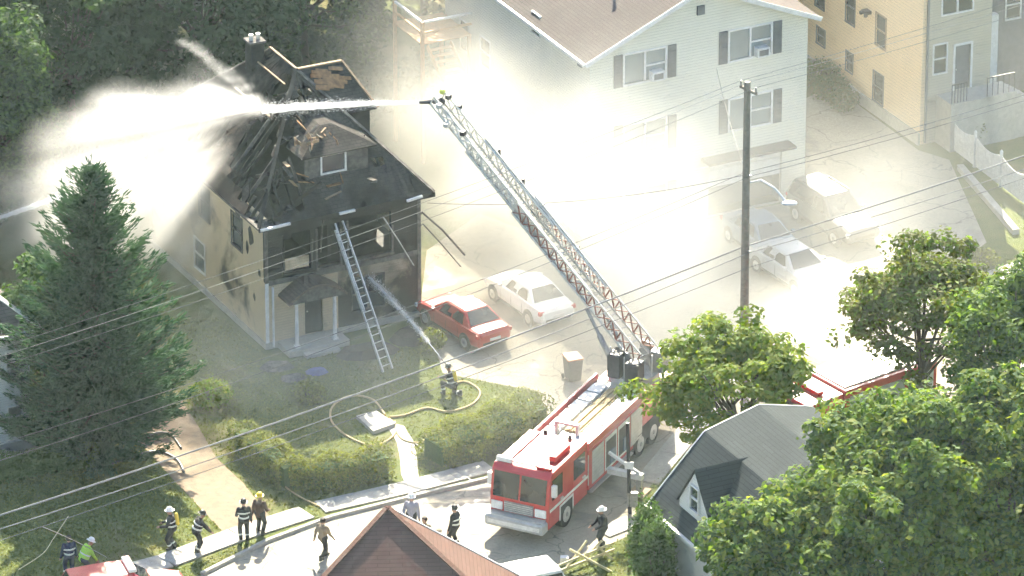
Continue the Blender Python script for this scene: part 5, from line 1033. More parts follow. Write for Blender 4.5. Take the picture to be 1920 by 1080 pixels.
    if bands:
        band(pel + sp_ * .12, sp_, .205, .205, .06, M['reflective'], 'reflective_band'); band(pel + sp_ * .32, sp_, .262, .196, .055, M['reflective'], 'reflective_band')
        for s, foot in ((-1, lfoot), (1, rfoot)):
            hp = pel + np.array([s * .10, 0, -.04]); an = np.array([foot[0], foot[1], foot[2] if len(foot) > 2 else .09]); kn, an = ik(hp, an, .44, .43, (s * .15, 1, 0) if knee is None else knee); d = an - kn; band(kn + d * .62, d, .092, .092, .06, M['reflective'], 'trouser_band')
    if vest: band(pel + sp_ * .24, sp_, .245, .205, .40, M['hivis'], 'vest'); band(pel + sp_ * .2, sp_, .25, .21, .05, M['reflective'], 'vest_band')
    if tank: mb = MB(); c = chest - fwd * .24; mb.tube(c - sp_ * .22, c + sp_ * .2, .075, n=12); mb.ball(c + sp_ * .2, .075, 10, 6); mb.build('air_tank', M['helmet_yellow'], t)
    return t
G_ = 'firefighters and onlookers in the street'
person('firefighter in black coat with silver bands, left of the pair on the pavement', (458, 1014), 12, M['turnout'], M['turnout'], ('helmet', M['helmet_black']), tank=False, lhand=(-.22, .30, 1.0), rhand=(.30, .05, .82), group=G_)
person('firefighter with yellow helmet and dark red coat beside a banded colleague', (488, 1002), -25, M['turnout_brown'], M['turnout'], ('helmet', M['helmet_yellow']), bands=False, rhand=(.25, .25, 1.0), lhand=(-.33, .0, .8), group=G_)
person('firefighter with white helmet in the tree shade near the driveway', (324, 1030), 80, M['turnout'], M['turnout'], ('helmet', M['helmet_white']), lean=.12, lhand=(-.25, .4, 1.05), rhand=(.25, .42, 1.0), tank=True, group=G_)
person('banded firefighter leaning forward with arms out at the pavement edge', (369, 1036), -70, M['turnout'], M['turnout'], ('helmet', M['helmet_black']), lean=.35, lhand=(-.2, .55, .85), rhand=(.2, .6, .8), group=G_)
person('person in navy coat standing beside the lime vest', (131, 1082), 20, M['navy'], M['navy'], ('hair', M['hair']), bands=True, lhand=(-.3, .1, .85), group=G_)
person('person in lime safety vest bending beside the red vehicle', (157, 1084), -60, M['hivis'], M['navy'], ('helmet', M['helmet_white']), bands=False, vest=True, lean=.5, hip=.85, lhand=(-.15, .5, .75), rhand=(.18, .5, .7), group=G_)
person('person walking alone on the bright road left of the brown roof', (606, 1048), -40, M['tan_cloth'], M['turnout'], ('hair', M['hair']), bands=False, lfoot=(-.1, .28), rfoot=(.1, -.25, .12), lhand=(-.3, -.15, .85), rhand=(.3, .25, .9), group=G_)
person('person with white helmet and pale grey coat just above the brown roof', (772, 1004), 170, M['grey_cloth'], M['turnout'], ('helmet', M['helmet_white']), bands=False, rhand=(.25, .3, 1.0), group=G_)
person('brown-haired person behind the brown roof edge, left of two', (797, 1046), 150, M['tan_cloth'], M['navy'], ('hair', M['hair']), bands=False, group=G_)
person('person mostly hidden behind the orange lit roof slope', (823, 1068), 190, M['tan_cloth'], M['navy'], ('cap', M['tan_cloth']), bands=False, group=G_)
person('person in dark coat standing between the brown roof and the engine bumper', (853, 1026), 60, M['turnout'], M['turnout'], ('helmet', M['helmet_black']), bands=True, rhand=(.28, .2, .95), group=G_)
person('person in black beside the kerb right of the engine', (1131, 1028), 110, M['turnout'], M['turnout'], ('helmet', M['helmet_white']), bands=False, lhand=(-.2, .38, 1.0), rhand=(.24, .38, .95), lean=.1, group=G_)
person('crouching firefighter aiming a hose at the burnt house', (849, 742), 48, M['turnout'], M['turnout'], ('helmet', M['helmet_black']), hip=.50, lean=.30, lfoot=(-.16, .34), rfoot=(.16, -.28, .12), lhand=(-.10, .62, .66), rhand=(.10, .36, .58), tank=True, group=G_)

# ================================================================== street things
lad = thing('extension_ladder', 'aluminium extension ladder leaning on the burnt front wall', 'ladder', g(727, 695))
f0_, f1_ = g(718, 699), g(736, 692); tu, tz = BH.front(637, 428, -.55); tc = BH.w(tu, -.55, tz); sdx = (f1_ - f0_); sdx[2] = 0; sdx /= np.linalg.norm(sdx); fo = (f0_ + f1_) / 2; fo[2] = 0
ldd = tc - fo; LN = np.linalg.norm(ldd); ldd /= LN; org = np.array(lad.location)
for s in (-1, 1):
    mb = MB(); mb.bar(fo - org + sdx * s * .25 + ZZ * .02, fo - org + sdx * s * .25 + ldd * LN, .055, .10, up=np.cross(ldd, sdx)); mb.build('rail', M['alu'], lad)
    mb = MB(); mb.bar(fo - org + sdx * s * .20 + ldd * LN * .42 + np.cross(sdx, ldd) * .07, fo - org + sdx * s * .20 + ldd * (LN + .25) + np.cross(sdx, ldd) * .07, .045, .08, up=np.cross(ldd, sdx)); mb.build('rail', M['alu'], lad)
r0 = MB(); r0.tube(-sdx * .23, sdx * .23, .022, n=6); ro = r0.build('rung', M['alu'], lad); k = 0
while .25 + k * .33 < LN:
    q = ro if k == 0 else ro.copy()
    if k: C.objects.link(q); q.parent = lad
    q.location = tuple(fo - org + ldd * (.25 + k * .33)); k += 1

# utility poles along the far kerb
PD = np.array([math.cos(R(38.5)), math.sin(R(38.5)), 0]); PN = np.array([-PD[1], PD[0], 0]); PB = g(1394, 722); PB[2] = 0; PH = 13.3
def pole(base, label, lamp):
    t = thing('utility_pole', label, 'pole', base, 0, 'utility poles along the street')
    mb = MB(); mb.tube((0, 0, -.2), (-.05, 0, PH), .19, .13, 12); mb.build('shaft', M['pole_wood'], t, smooth=False)
    mb = MB(); mb.bar(PN * -.5 + ZZ * (PH - .35), PN * .5 + ZZ * (PH - .35), .09, .11); ca = mb.build('crossarm', M['pole_wood'], t)
    for s in (-.45, 0.15, .45): mb = MB(); q = PN * s + ZZ * (PH - .29); mb.tube(q, q + ZZ * .2, .05, .035, 8); mb.build('insulator', M['steel'], ca)
    for z in (9.3, 6.0): mb = MB(); mb.bar(PN * -.25 + ZZ * z, PN * .25 + ZZ * z, .07, .08); mb.build('bracket', M['steel'], t)
    if lamp:
        lp = [np.array([.15, 0, 8.95]), np.array([.55, -.15, 9.12]), np.array([1.05, -.5, 8.95]), np.array([1.5, -.9, 8.55])]
        mb = MB(); mb.path(lp, [.05, .05, .05, .05], 8); la = mb.build('lamp_arm', M['white_metal'], t); mb = MB(); mb.ball(lp[-1] + (.15, -.1, -.05), (.34, .22, .10), 10, 6); mb.build('lamp_head', M['white_metal'], la)
    return t
pole(PB, 'tall timber utility pole with white lamp arm in front of the white house', True)
SP = 47.0; pole(PB - PD * SP, 'timber utility pole beyond the left picture edge', False)
def wire(label, off, z0, zL, zR, sag, r, mat, names='overhead_wire'):
    """three-pole run: left pole, middle pole, right end beyond the picture"""
    mb = MB(); pts = []
    for (A, B, za, zb) in ((PB - PD * SP, PB, zL, z0), (PB, PB + PD * SP, z0, zR)):
        for i in range(25 if pts == [] else 24):
            f = (i if len(pts) < 25 and za == zL and A is not PB else i + 1) / 24; pts.append(A * (1 - f) + B * f + PN * off + ZZ * (za * (1 - f) + zb * f - sag * 4 * f * (1 - f)))
    t = thing(names, label, 'wire', (0, 0, 0), 0, 'overhead wires along the street'); mb.path(pts, r, 5); mb.build('cable', mat, t); return t
wire('highest overhead wire, passing in front of the burnt house', .45, PH - .09, PH - 1.1, PH + .3, .55, .010, M['wire'])
wire('second overhead wire just below the highest one', .15, PH - .09, PH - 1.2, PH + .3, .70, .010, M['bright_wire'])
wire('third overhead wire, lowest of the three top ones', -.45, PH - .09, PH - 1.2, PH + .3, .75, .010, M['wire'])
wire('thin middle-height cable crossing the conifer', .2, 9.3, 8.9, 9.6, .9, .012, M['wire'])
wire('second thin middle-height cable crossing the conifer', -.2, 9.3, 8.3, 9.5, .9, .012, M['wire'])
wire('thick bright cable bundle running from left edge to right edge', .2, 6.05, 5.75, 6.9, .55, .034, M['bright_wire'])
wire('thinner cable just under the thick bright bundle', -.2, 5.95, 5.55, 6.5, .75, .02, M['bright_wire'])
wire('low slack cable near the left bottom of the picture', -.2, 5.3, 4.9, 5.9, .5, .014, M['wire'])
def drop(label, a, b, sag, r=.014, mat='wire'):
    t = thing('service_wire', label, 'wire', (0, 0, 0), 0, 'overhead wires along the street'); mb = MB(); a, b = np.array(a), np.array(b); mb.path([a * (1 - f) + b * f - ZZ * sag * 4 * f * (1 - f) for f in np.linspace(0, 1, 16)], r, 5); mb.build('cable', M[mat], t)
drop('service wire slung from the pole to the burnt house eave', PB + ZZ * 9.3, BH.w(W_ + .2, -.3, 5.2), .5)
drop('service wire slung from the pole to the white house', PB + ZZ * 9.25, WH.w(6, -.1, 6.9), .3)
A_ = PB - PD * SP; k_ = .27; jn = A_ + PD * SP * k_ + PN * -.2 + ZZ * (4.9 * (1 - k_) + 5.3 * k_ - .5 * 4 * k_ * (1 - k_))
drop('loose wire hanging from the low cable near the navy coat', jn, g(200, 1045, 1.0), -.05, .016, 'bright_wire')

# dark post with little white sign right of the engine
sp = thing('sign_post', 'dark street post with small white sign right of the engine', 'post', g(1181, 962)); mb = MB(); mb.tube((0, 0, -.1), (-.12, 0, 3.9), .085, .07, 10); mb.build('shaft', M['dark_metal'], sp)
mb = MB(); mb.box(-.22, .12, -.10, -.075, 1.95, 2.25); mb.build('sign_plate', M['white_metal'], sp); mb = MB(); mb.box(-.1, .3, -.08, .08, .3, .9); mb.build('junction_box', M['steel'], sp)

# wooden barricade lying by the kerb, bottom right
bc = thing('barricade', 'pale timber sawhorse barricade at the kerb near the bottom', 'barricade', g(1090, 1062), 0); O_ = g(1090, 1062)
def bl(x, y, z): return g(x, y, z) - O_
for n, a, b in (('rail', (1008, 1077, .55), (1150, 1018, .55)), ('rail', (1000, 1090, .2), (1152, 1030, .15)), ('leg', (1052, 1078, 0.0), (1100, 1014, .9)), ('leg', (1068, 1030, .9), (1146, 1072, 0.0)), ('leg', (1098, 1048, 0.0), (1128, 1014, .9)), ('leg', (1120, 1024, .75), (1150, 1050, .0))):
    mb = MB(); mb.bar(bl(*a), bl(*b), .055, .09); mb.build(n, pm('yellowed_timber', (.62, .55, .32), (.5, .44, .26), 5, .8) if 'bt' not in M else M['bt'], bc); M.setdefault('bt', bpy.data.materials[-1] if False else bpy.data.materials['yellowed_timber'])
mb = MB(); mb.box(-.8, -.5, .1, .35, 0, .3); mb.build('weight', M['white_metal'], bc)

# white scalloped fence beside the yellow house
fa, fb = g(1779, 277), g(1925, 388); fa[2] = fb[2] = 0; fd_ = fb - fa; FL_ = np.linalg.norm(fd_); fd_ /= FL_; fn_ = np.array([-fd_[1], fd_[0], 0]); fz_ = thing('fence', 'white scalloped panel fence beside the yellow house', 'fence', fa)
for k in range(4):
    mb = MB(); q = fd_ * FL_ * k / 3; mb.bar(q, q + ZZ * 1.65, .11, .11, up=fd_); p_ = mb.build('post', M['white_trim'], fz_); mb = MB(); mb.tube(q + ZZ * 1.65, q + ZZ * 1.75, .09, .02, 4); mb.build('post_cap', M['white_trim'], p_)
nb = 48
for k in range(nb):
    f = (k + .5) / nb; loc_ = (f * 3) % 1; h_ = 1.5 - .26 * math.sin(math.pi * loc_); q = fd_ * FL_ * f; mb = MB(); mb.bar(q + ZZ * .08, q + ZZ * h_, FL_ / nb * .93, .025, up=fn_); mb.build('board', M['white_trim'], fz_)
# retaining edge between lawn and lot on the right
rw = thing('retaining_wall', 'low concrete retaining edge below the white fence', 'wall', g(1850, 400)); mb = MB(); mb.bar(g(1800, 318) - g(1850, 400), g(1905, 440) - g(1850, 400), .3, .5); mb.build('wall', M['concrete'], rw)

# hoses
def hose(label, px, r=.045, z=.05, mat='hose', grp='fire hoses on the ground'):
    P = [g(x, y, zz) for x, y, zz in [(q + (z,))[:3] for q in px]]; pts = []
    for i in range(len(P) - 1):
        p0, p1, p2, p3 = P[max(i - 1, 0)], P[i], P[i + 1], P[min(i + 2, len(P) - 1)]
        for f in np.linspace(0, 1, 9)[:-1]: pts.append(.5 * (2 * p1 + (p2 - p0) * f + (2 * p0 - 5 * p1 + 4 * p2 - p3) * f * f + (3 * p1 - p0 - 3 * p2 + p3) * f ** 3))
    pts.append(P[-1]); t = thing('fire_hose', label, 'hose', pts[0], 0, grp); mb = MB(); mb.path([p - pts[0] for p in pts], r, 6); mb.build('hose_line', M[mat], t, smooth=True)
hose('hose looping from the path landing round the dry lawn', [(722, 778), (700, 750), (660, 742), (625, 760), (622, 790), (655, 820), (700, 835), (735, 820), (742, 800), (730, 785)])
hose('hose running from the landing to the crouching firefighter', [(730, 782), (760, 778), (800, 765), (840, 772), (885, 758), (900, 735), (880, 718), (862, 716), (845, 720, .35)])
hose('hose curling beside the front walk', [(740, 790), (745, 812), (760, 826), (790, 830), (800, 815)], .04)
hose('dark hose arching over the sandy driveway', [(180, 880), (230, 862), (290, 846), (330, 860), (345, 885)], .05, mat='wire')
hose('second dark hose higher on the sandy driveway', [(255, 832), (290, 812), (320, 815), (340, 840)], .04, mat='wire')
hose('thin pale line trailing down the lawn beside the walk', [(779, 832), (820, 862), (870, 892), (890, 905)], .025, mat='bright_wire')
hose('hose on the dim lawn right of the dirt driveway', [(490, 880), (520, 902), (560, 930), (600, 950)], .035, mat='hose')
hose('caution tape line on the grass at bottom left', [(35, 1068), (80, 1038), (100, 1010), (128, 968)], .02, mat='bt', z=.5, grp='caution tape')
# debris on the front lawn
def junk(name, label, cat, px, size, mat, rot=0):
    q = g(*px); t = thing(name, label, cat, q, rot); mb = MB(); n = 9; rs = np.random.default_rng(int(px[0])); ring = [(size[0] * math.cos(6.283 * k / n) * rs.uniform(.7, 1.1), size[1] * math.sin(6.283 * k / n) * rs.uniform(.7, 1.1), 0.01 + rs.uniform(0, .04)) for k in range(n)]
    top = [(x * .7, y * .7, z + size[2] * rs.uniform(.6, 1.2)) for x, y, z in ring]; mb.v = ring + top; mb.f = [tuple(range(n - 1, -1, -1)), tuple(range(n, 2 * n))] + [(k, (k + 1) % n, n + (k + 1) % n, n + k) for k in range(n)]; mb.m = [0] * len(mb.f); mb.build('heap', mat, t); return t
junk('debris_sheet', 'pale grey sheet of debris lying left of the little bush', 'debris', (548, 710), (.7, .45, .12), M['ash'], 30)
M['tarp'] = pm('blue_tarp', (.08, .10, .28), (.06, .07, .2), 5, .6); junk('tarp', 'small crumpled blue tarp behind the little bush', 'tarp', (595, 700), (.5, .35, .2), M['tarp'])
junk('debris_heap', 'burnt debris heap at the foot of the house corner', 'debris', (690, 665), (1.3, .7, .4), M['char'], 20); junk('debris_heap', 'charred rubble under the ladder', 'debris', (765, 640), (.9, .6, .45), M['char'], 10); junk('debris_heap', 'grey ash heap beside the porch step', 'debris', (520, 690), (.9, .5, .2), M['ash'])
tb = thing('rubbish_bin', 'dark wheeled bin with orange lid behind the engine', 'bin', g(1074, 712), 20); mb = MB(); mb.tbox([(-.26, -.28, .05), (.26, -.28, .05), (.26, .28, .05), (-.26, .28, .05)], [(-.32, -.36, 1.0), (.32, -.36, 1.0), (.32, .36, 1.0), (-.32, .36, 1.0)]); mb.build('bin_body', M['dark_metal'], tb, bevel=.03); mb = MB(); mb.box(-.34, .34, -.38, .4, 1.003, 1.07); mb.build('lid', pm('orange_lid', (.6, .25, .12), (.5, .2, .1), 5, .5), tb, bevel=.02)
for s in (-1, 1): mb = MB(); mb.tube((s * .29, .3, .1), (s * .35, .3, .1), .1, n=10); mb.build('wheel', M['rubber'], tb)

# ================================================================== planting
conifer('conifer_tree', 'tall feathery dark conifer standing before the left neighbour house', g(185, 850), 12.3, 3.9, seed=3)
broadleaf('added_shade_tree', 'hidden small tree added behind the conifer to shade the lawn', g(100, 805), 6, (0, 0, 4.2), (1.7, 1.6, 3.0), [M['leaf_dark']], 110, 80, .12, .55, seed=28)  # tree added out of sight to throw shade on the left lawn
LG = [M['leaf'], M['leaf_olive']]
broadleaf('street_tree', 'loose light green tree right behind the engine', g(1372, 924), 6, (0, 0, 4.4), (2.9, 2.7, 2.2), [M['leaf'], M['leaf_yellow']], 170, 80, .13, .6, seed=21)
broadleaf('street_tree', 'olive rounded tree below the white vehicle on the right', g(1725, 815), 7, (0, 0, 5.0), (3.0, 3.0, 3.0), [M['leaf_olive'], M['leaf'], M['leaf_olive']], 190, 85, .12, .62, seed=22)
broadleaf('street_tree', 'dark green tree at the right edge beside the olive tree', g(1895, 905), 8, (0, 0, 5.6), (2.6, 2.8, 3.2), [M['leaf_dark'], M['leaf']], 190, 90, .13, .62, seed=23)
broadleaf('street_tree', 'large bright tree in front of the gambrel house dormer', g(1474, 1385), 11, (0, 0, 7.2), (2.5, 2.6, 2.3), [M['leaf'], M['leaf_dark'], M['leaf'], M['leaf_yellow'], M['leaf_dark']], 250, 100, .14, .62, seed=24)
broadleaf('street_tree', 'big leafy tree at the bottom right of the gambrel roof', g(1672, 1372), 11, (0, 0, 7.7), (3.3, 3.2, 3.0), [M['leaf'], M['leaf_dark'], M['leaf_dark'], M['leaf'], M['leaf_yellow'], M['leaf']], 320, 105, .14, .65, seed=25)
broadleaf('street_tree', 'tall leafy tree hiding the far end of the gambrel roof', g(1690, 1292), 12, (0, 0, 8.8), (3.5, 3.1, 2.8), [M['leaf'], M['leaf_dark'], M['leaf'], M['leaf_dark'], M['leaf_yellow'], M['leaf']], 330, 105, .14, .65, seed=26)
broadleaf('street_tree', 'leafy tree in the lower right corner', g(1870, 1290), 12, (0, 0, 7.4), (3.2, 3.2, 4.3), [M['leaf'], M['leaf_dark'], M['leaf_dark'], M['leaf_yellow']], 320, 105, .14, .65, seed=27)
# the wood behind
wl = 'dark leafy tree in the hazy wood behind the burnt house'; wg = 'trees of the wood behind the burnt house'
M['leaf_wood'] = mat_leaf('leaf_wood_green', (.022, .050, .022), (.045, .080, .028), .30)
protos = [broadleaf('wood_tree', wl, (-13.5, 15, 0), 12, (0, 0, 6.4), (4.2, 4.0, 5.4), [M['leaf_wood']], 260, 80, .17, .9, seed=31, group=wg, fill=.4), broadleaf('wood_tree', wl, (-24.5, 10, 0), 13, (0, 0, 6.8), (4.0, 3.8, 6.2), [M['leaf_wood'], M['leaf_dark']], 260, 80, .17, .9, seed=32, group=wg, fill=.4)]
for k, (x, y, s) in enumerate(((-19, 13, .95), (-26, 19, 1.1), (-17, 21, 1.1), (-9, 19, 1.0), (-4, 24, 1.1), (1, 30, 1.2), (-22, 29, 1.25), (-12, 29, 1.2), (-29, 3, .9), (-30, 12, 1.05), (-6, 34, 1.3), (9, 38, 1.3), (18, 42, 1.4), (28, 38, 1.3), (-33, 28, 1.3), (-22, 5, .75), (-25, -3, .7), (-1, 36, 1.3), (-16, 36, 1.3), (-28, 36, 1.4), (5, 28, .9))):
    c = copy_tree(protos[k % 2]); c.location = (x, y, 0); c.scale = (s, s, s); c.rotation_euler = (0, 0, k * 1.3)
for k, (x, y) in enumerate(((-23, 8), (-20, 10), (-16, 11.5), (-12.5, 13), (-9.5, 15.5), (-6.5, 18), (-27, 7), (-18, 16), (-3, 20), (-13, 18), (-26, 14), (-8, 23))):
    shrub('undergrowth_shrub', 'low dark bush under the wood behind the burnt house', (x, y, 0), (1.9, 1.6, 1.4), [M['leaf_wood']], 1700, .15, 90 + k, 'shrub', 'undergrowth of the wood')
hm = [M['hedge'], M['leaf_olive']]
hedge('clipped_hedge', 'sunlit hedge left of the curved walk', [(454, 842), (547, 912), (632, 908), (722, 888)], 1.2, 1.2, hm, 41)
hedge('clipped_hedge', 'sunlit hedge between the walk and the engine', [(812, 866), (890, 840), (960, 814), (1004, 792)], 2.0, 1.15, hm, 42)
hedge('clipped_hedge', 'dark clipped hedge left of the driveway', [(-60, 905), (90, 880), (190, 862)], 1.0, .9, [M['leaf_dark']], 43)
shrub('garden_shrub', 'small round bush on the burnt house lawn', g(580, 752), (.62, .62, .45), hm, 1700, .06, 51); shrub('garden_shrub', 'bush at the top of the sandy driveway', g(395, 760), (.9, .7, .55), [M['leaf'], M['hedge']], 1800, .07, 52); shrub('garden_shrub', 'pale bush at the right corner of the burnt house', g(812, 655), (.5, .5, .45), hm, 1200, .06, 53)
for k, (q, lb) in enumerate((((1216, 1092), 'dark columnar evergreen beside the white gambrel wall'), ((1232, 1126), 'columnar evergreen behind the first one at the gambrel wall'))): shrub('columnar_evergreen', lb, g(*q), (.72, .72, 1.75), [M['leaf_dark']], 5200, .07, 60 + k, 'evergreen')
for k, (q, r, lb) in enumerate((((1535, 165), (1.0, .8, .7), 'grey-green bush at the back of the yellow wall'), ((1560, 185), (.8, .7, .55), 'middle bush along the yellow wall'), ((1582, 205), (.6, .6, .5), 'front bush along the yellow wall'))): shrub('garden_shrub', lb, g(*q), r, [M['leaf_dark'], M['leaf_olive']], 1500, .08, 70 + k)
shrub('garden_shrub', 'thin bush behind the white fence', g(1815, 262), (.8, .8, .8), [M['leaf_olive']], 1400, .08, 80); shrub('garden_shrub', 'pale sunlit shrub by the right pavement', g(1840, 500), (.7, .5, .4), hm, 1200, .07, 81)

# short grass tufts on the lawns round the house
def inside(P, poly):
    x, y = P[:, 0], P[:, 1]; r = np.zeros(len(P), bool); n = len(poly)
    for i in range(n):
        (x0, y0), (x1, y1) = poly[i][:2], poly[(i + 1) % n][:2]; c = ((y0 > y) != (y1 > y)) & (x < (x1 - x0) * (y - y0) / (y1 - y0 + 1e-12) + x0); r ^= c
    return r
Pg = np.stack([rng.uniform(-24, 10, 150000), rng.uniform(-36, -3, 150000), np.zeros(150000)], 1)
for poly in (kerb_px + low_px, [(790, 560), (830, 700), (1010, 735), (1060, 862), (1250, 755), (1420, 690), (1650, 600), (1850, 455), (1780, 300), (1722, 282), (1560, 160), (1500, 190), (1506, 374), (1300, 415), (1080, 470), (900, 400), (800, 470)], [(335, 742), (300, 762), (262, 830), (330, 905), (430, 1010), (520, 985), (455, 905), (405, 858), (372, 800)], [(60, 1130), (60, 1100), (300, 1035), (440, 985), (575, 945), (600, 985), (440, 1025), (313, 1075)], [(600, 985), (600, 940), (790, 895), (930, 860), (930, 905)], [(690, 785), (745, 770), (795, 925), (745, 925), (740, 820), (690, 820)]):
    Pg = Pg[~inside(Pg, pxs(poly))]
lb_ = np.array([BH.loc(p)[:2] for p in Pg]); Pg = Pg[~((lb_[:, 0] > -.3) & (lb_[:, 0] < W_ + .3) & (lb_[:, 1] > -1.6) & (lb_[:, 1] < DP + .3))]
Pg[:, 2] = rng.uniform(.01, .05, len(Pg)); M['blade'] = mat_leaf('grass_blade', (.10, .13, .035), (.17, .165, .06), .4, .5)
go = leaf_mesh('grass_tufts', Pg, rng.normal(0, .6, (len(Pg), 3)) + np.array([0, -.3, .5]), .055, M['blade'], aspect=.35); tag(go, 'short uneven grass on the lawns', 'grass', kind='stuff')

# ================================================================== smoke, spray, haze
def at(px, py, Y):                 # point of a pixel's line of sight at depth Y
    d = ray(px, py); return CAM + d * ((Y - CAM[1]) / d[1])
def volume(name, label, cat, lo, hi, blobs, dens, warp, nscale, contrast, aniso, color, step, detail=3, warp_scale=None, seed=0.0, radial=None):
    mb = MB(); mb.box(lo[0], hi[0], lo[1], hi[1], lo[2], hi[2]); m = bpy.data.materials.new(name); m.use_nodes = True; nt = m.node_tree; nt.nodes.clear()
    out = nt.nodes.new('ShaderNodeOutputMaterial'); pv_ = nt.nodes.new('ShaderNodeVolumePrincipled'); pv_.inputs['Color'].default_value = (*color, 1); pv_.inputs['Anisotropy'].default_value = aniso
    tc = nt.nodes.new('ShaderNodeTexCoord'); P = tc.outputs['Object']
    n = nt.nodes.new('ShaderNodeTexNoise'); n.inputs['Scale'].default_value = nscale; n.inputs['Detail'].default_value = detail; n.inputs['Roughness'].default_value = .58
    mp = nt.nodes.new('ShaderNodeMapping'); mp.inputs['Location'].default_value = (seed, seed * .7, 0); link(nt, P, mp.inputs[0]); link(nt, mp.outputs[0], n.inputs['Vector'])
    def vm(op, a, b):
        v = nt.nodes.new('ShaderNodeVectorMath'); v.operation = op
        for k, x in enumerate((a, b)):
            if x is None: continue
            if hasattr(x, 'is_linked'): link(nt, x, v.inputs[k])
            else: v.inputs[k].default_value = tuple(float(c) for c in x)
        return v.outputs['Value' if op == 'LENGTH' else 'Vector']
    Wp = vm('ADD', P, vm('MULTIPLY', vm('SUBTRACT', n.outputs['Color'], (.5, .5, .5)), (warp, warp, warp))); tot = None
    for c, r, wgt, soft in blobs:
        d = vm('LENGTH', vm('DIVIDE', vm('SUBTRACT', Wp, c), r), None); mr = nt.nodes.new('ShaderNodeMapRange'); mr.interpolation_type = 'SMOOTHSTEP'
        mr.inputs['From Min'].default_value = 1.0; mr.inputs['From Max'].default_value = soft; mr.inputs['To Min'].default_value = 0.0; mr.inputs['To Max'].default_value = wgt
        link(nt, d, mr.inputs['Value']); tot = mr.outputs[0] if tot is None else nmath(nt, 'ADD', tot, mr.outputs[0])
    f = nmath(nt, 'MULTIPLY_ADD', n.outputs['Fac'], contrast, 1 - contrast * .5, clamp=False); f = nmath(nt, 'MAXIMUM', f, .05)
    if radial is not None:           # streaks fanning out from one point
        dirv = vm('NORMALIZE', vm('SUBTRACT', P, radial), None); n2 = nt.nodes.new('ShaderNodeTexNoise'); n2.inputs['Scale'].default_value = 7.0; n2.inputs['Detail'].default_value = 2; link(nt, dirv, n2.inputs['Vector'])
        mr = nt.nodes.new('ShaderNodeMapRange'); mr.inputs['From Min'].default_value = .36; mr.inputs['From Max'].default_value = .64; mr.inputs['To Min'].default_value = .38; mr.inputs['To Max'].default_value = 1.7; link(nt, n2.outputs['Fac'], mr.inputs['Value']); f = nmath(nt, 'MULTIPLY', f, mr.outputs[0])
    link(nt, nmath(nt, 'MULTIPLY', nmath(nt, 'MULTIPLY', tot, f), dens), pv_.inputs['Density']); link(nt, pv_.outputs[0], out.inputs['Volume'])
    m.cycles.volume_step_rate = step
    o = mb.build(name, m); tag(o, label, cat, kind='stuff'); return o
SM = [((8.5, -3, 3), (18, 14, 8), .06, .0), ((4.2, -2.2, 5.2), (6.4, 4.2, 5.2), .95, .0), ((6.2, -4.4, 3.2), (5.4, 3.8, 4.0), .95, .0), ((.4, 1.5, 4.6), (5.4, 4.2, 5.2), .85, .0), ((-1.2, 6.5, 4.4), (5.6, 5.0, 5.4), .8, .0), ((7.2, -6.6, 1.4), (5.4, 3.2, 3.0), .9, .0), ((-4.0, 13, 4.5), (7.0, 6, 6.0), .34, .0), ((14.0, 3.0, 2.0), (9.0, 7.0, 4.8), .08, .0), ((13.2, -5.4, .9), (4.8, 3.4, 3.0), .9, .1), ((0.6, -4.0, 1.0), (5.4, 4.2, 2.8), .38, .0), ((-1.8, -.3, 2.4), (3.8, 3.4, 3.8), .65, .0), ((6.5, -.5, 6.0), (9.5, 6.5, 7.5), .17, .0), ((3.5, -11.5, 1.6), (8.0, 6.0, 3.2), .10, .0), ((16, 2, 2.5), (10, 8, 5.5), .09, .0), ((19, 9, 4.5), (11, 10, 9), .07, .0), ((-3.5, 4.5, 5.0), (6.0, 8.0, 7.0), .12, .0)]
volume('smoke', 'thick white smoke drifting from the burnt house across the yard', 'smoke', (-11.5, -17.5, -.3), (29, 19.5, 13.2), SM, .21, 4.2, .21, 3.0, .4, (.985, .975, .92), 1.5, detail=2)
VE = [((0, -17, 1.2), (17, 10, 4.2), .24, .0), ((-9, -9.0, 1.2), (9, 6.5, 3.2), 1.0, .1), ((-14, 19, 7), (15, 9, 8), .95, .1)]
volume('smoke', 'thin bluish smoke veil over the front lawn and the wood', 'smoke', (-30, -28, -.3), (17, 29, 15), VE, .032, 3.0, .15, 1.4, .2, (.90, .95, 1.0), 1.6, seed=11, detail=2)
I0 = imp
def sp_b(px, py, Y, r, wgt, soft=.3): return (at(px, py, Y), r, wgt, soft)
YI = I0[1]
SP_ = [sp_b(400, 145, YI, (1.9, .6, .9), .32, .0), sp_b(462, 203, YI, (1.1, .8, .6), 3.2, .1), sp_b(405, 202, YI + .3, (1.9, 1.2, 1.15), 2.2, .1), sp_b(330, 215, YI + .6, (2.6, 1.5, 1.75), 1.5, .1), sp_b(245, 238, YI + .8, (3.0, 1.8, 2.3), 1.3, .1), sp_b(150, 290, YI + 1, (3.0, 1.8, 2.6), 1.0, .0), sp_b(365, 335, YI + .5, (2.2, 1.6, 3.0), 1.5, .0), sp_b(265, 380, YI + .8, (4.0, 2.2, 3.4), 1.0, .0), sp_b(345, 450, YI + .4, (2.2, 1.8, 3.4), .9, .0), sp_b(95, 420, YI + 1, (4.2, 2.4, 4.4), .7, .0)]
for k_ in range(9): f_ = k_ / 8; SP_.append(sp_b(472 - 130 * f_, 186 - 104 * f_ + 14 * math.sin(math.pi * f_) * -1, YI, (.62, .35, .34 - .12 * f_), 2.2 * (1 - .7 * f_), .1))
lo = np.min([b[0] - np.array(b[1]) for b in SP_], 0) - .6; hi = np.max([b[0] + np.array(b[1]) for b in SP_], 0) + .6; lo[2] = max(lo[2], -.2)
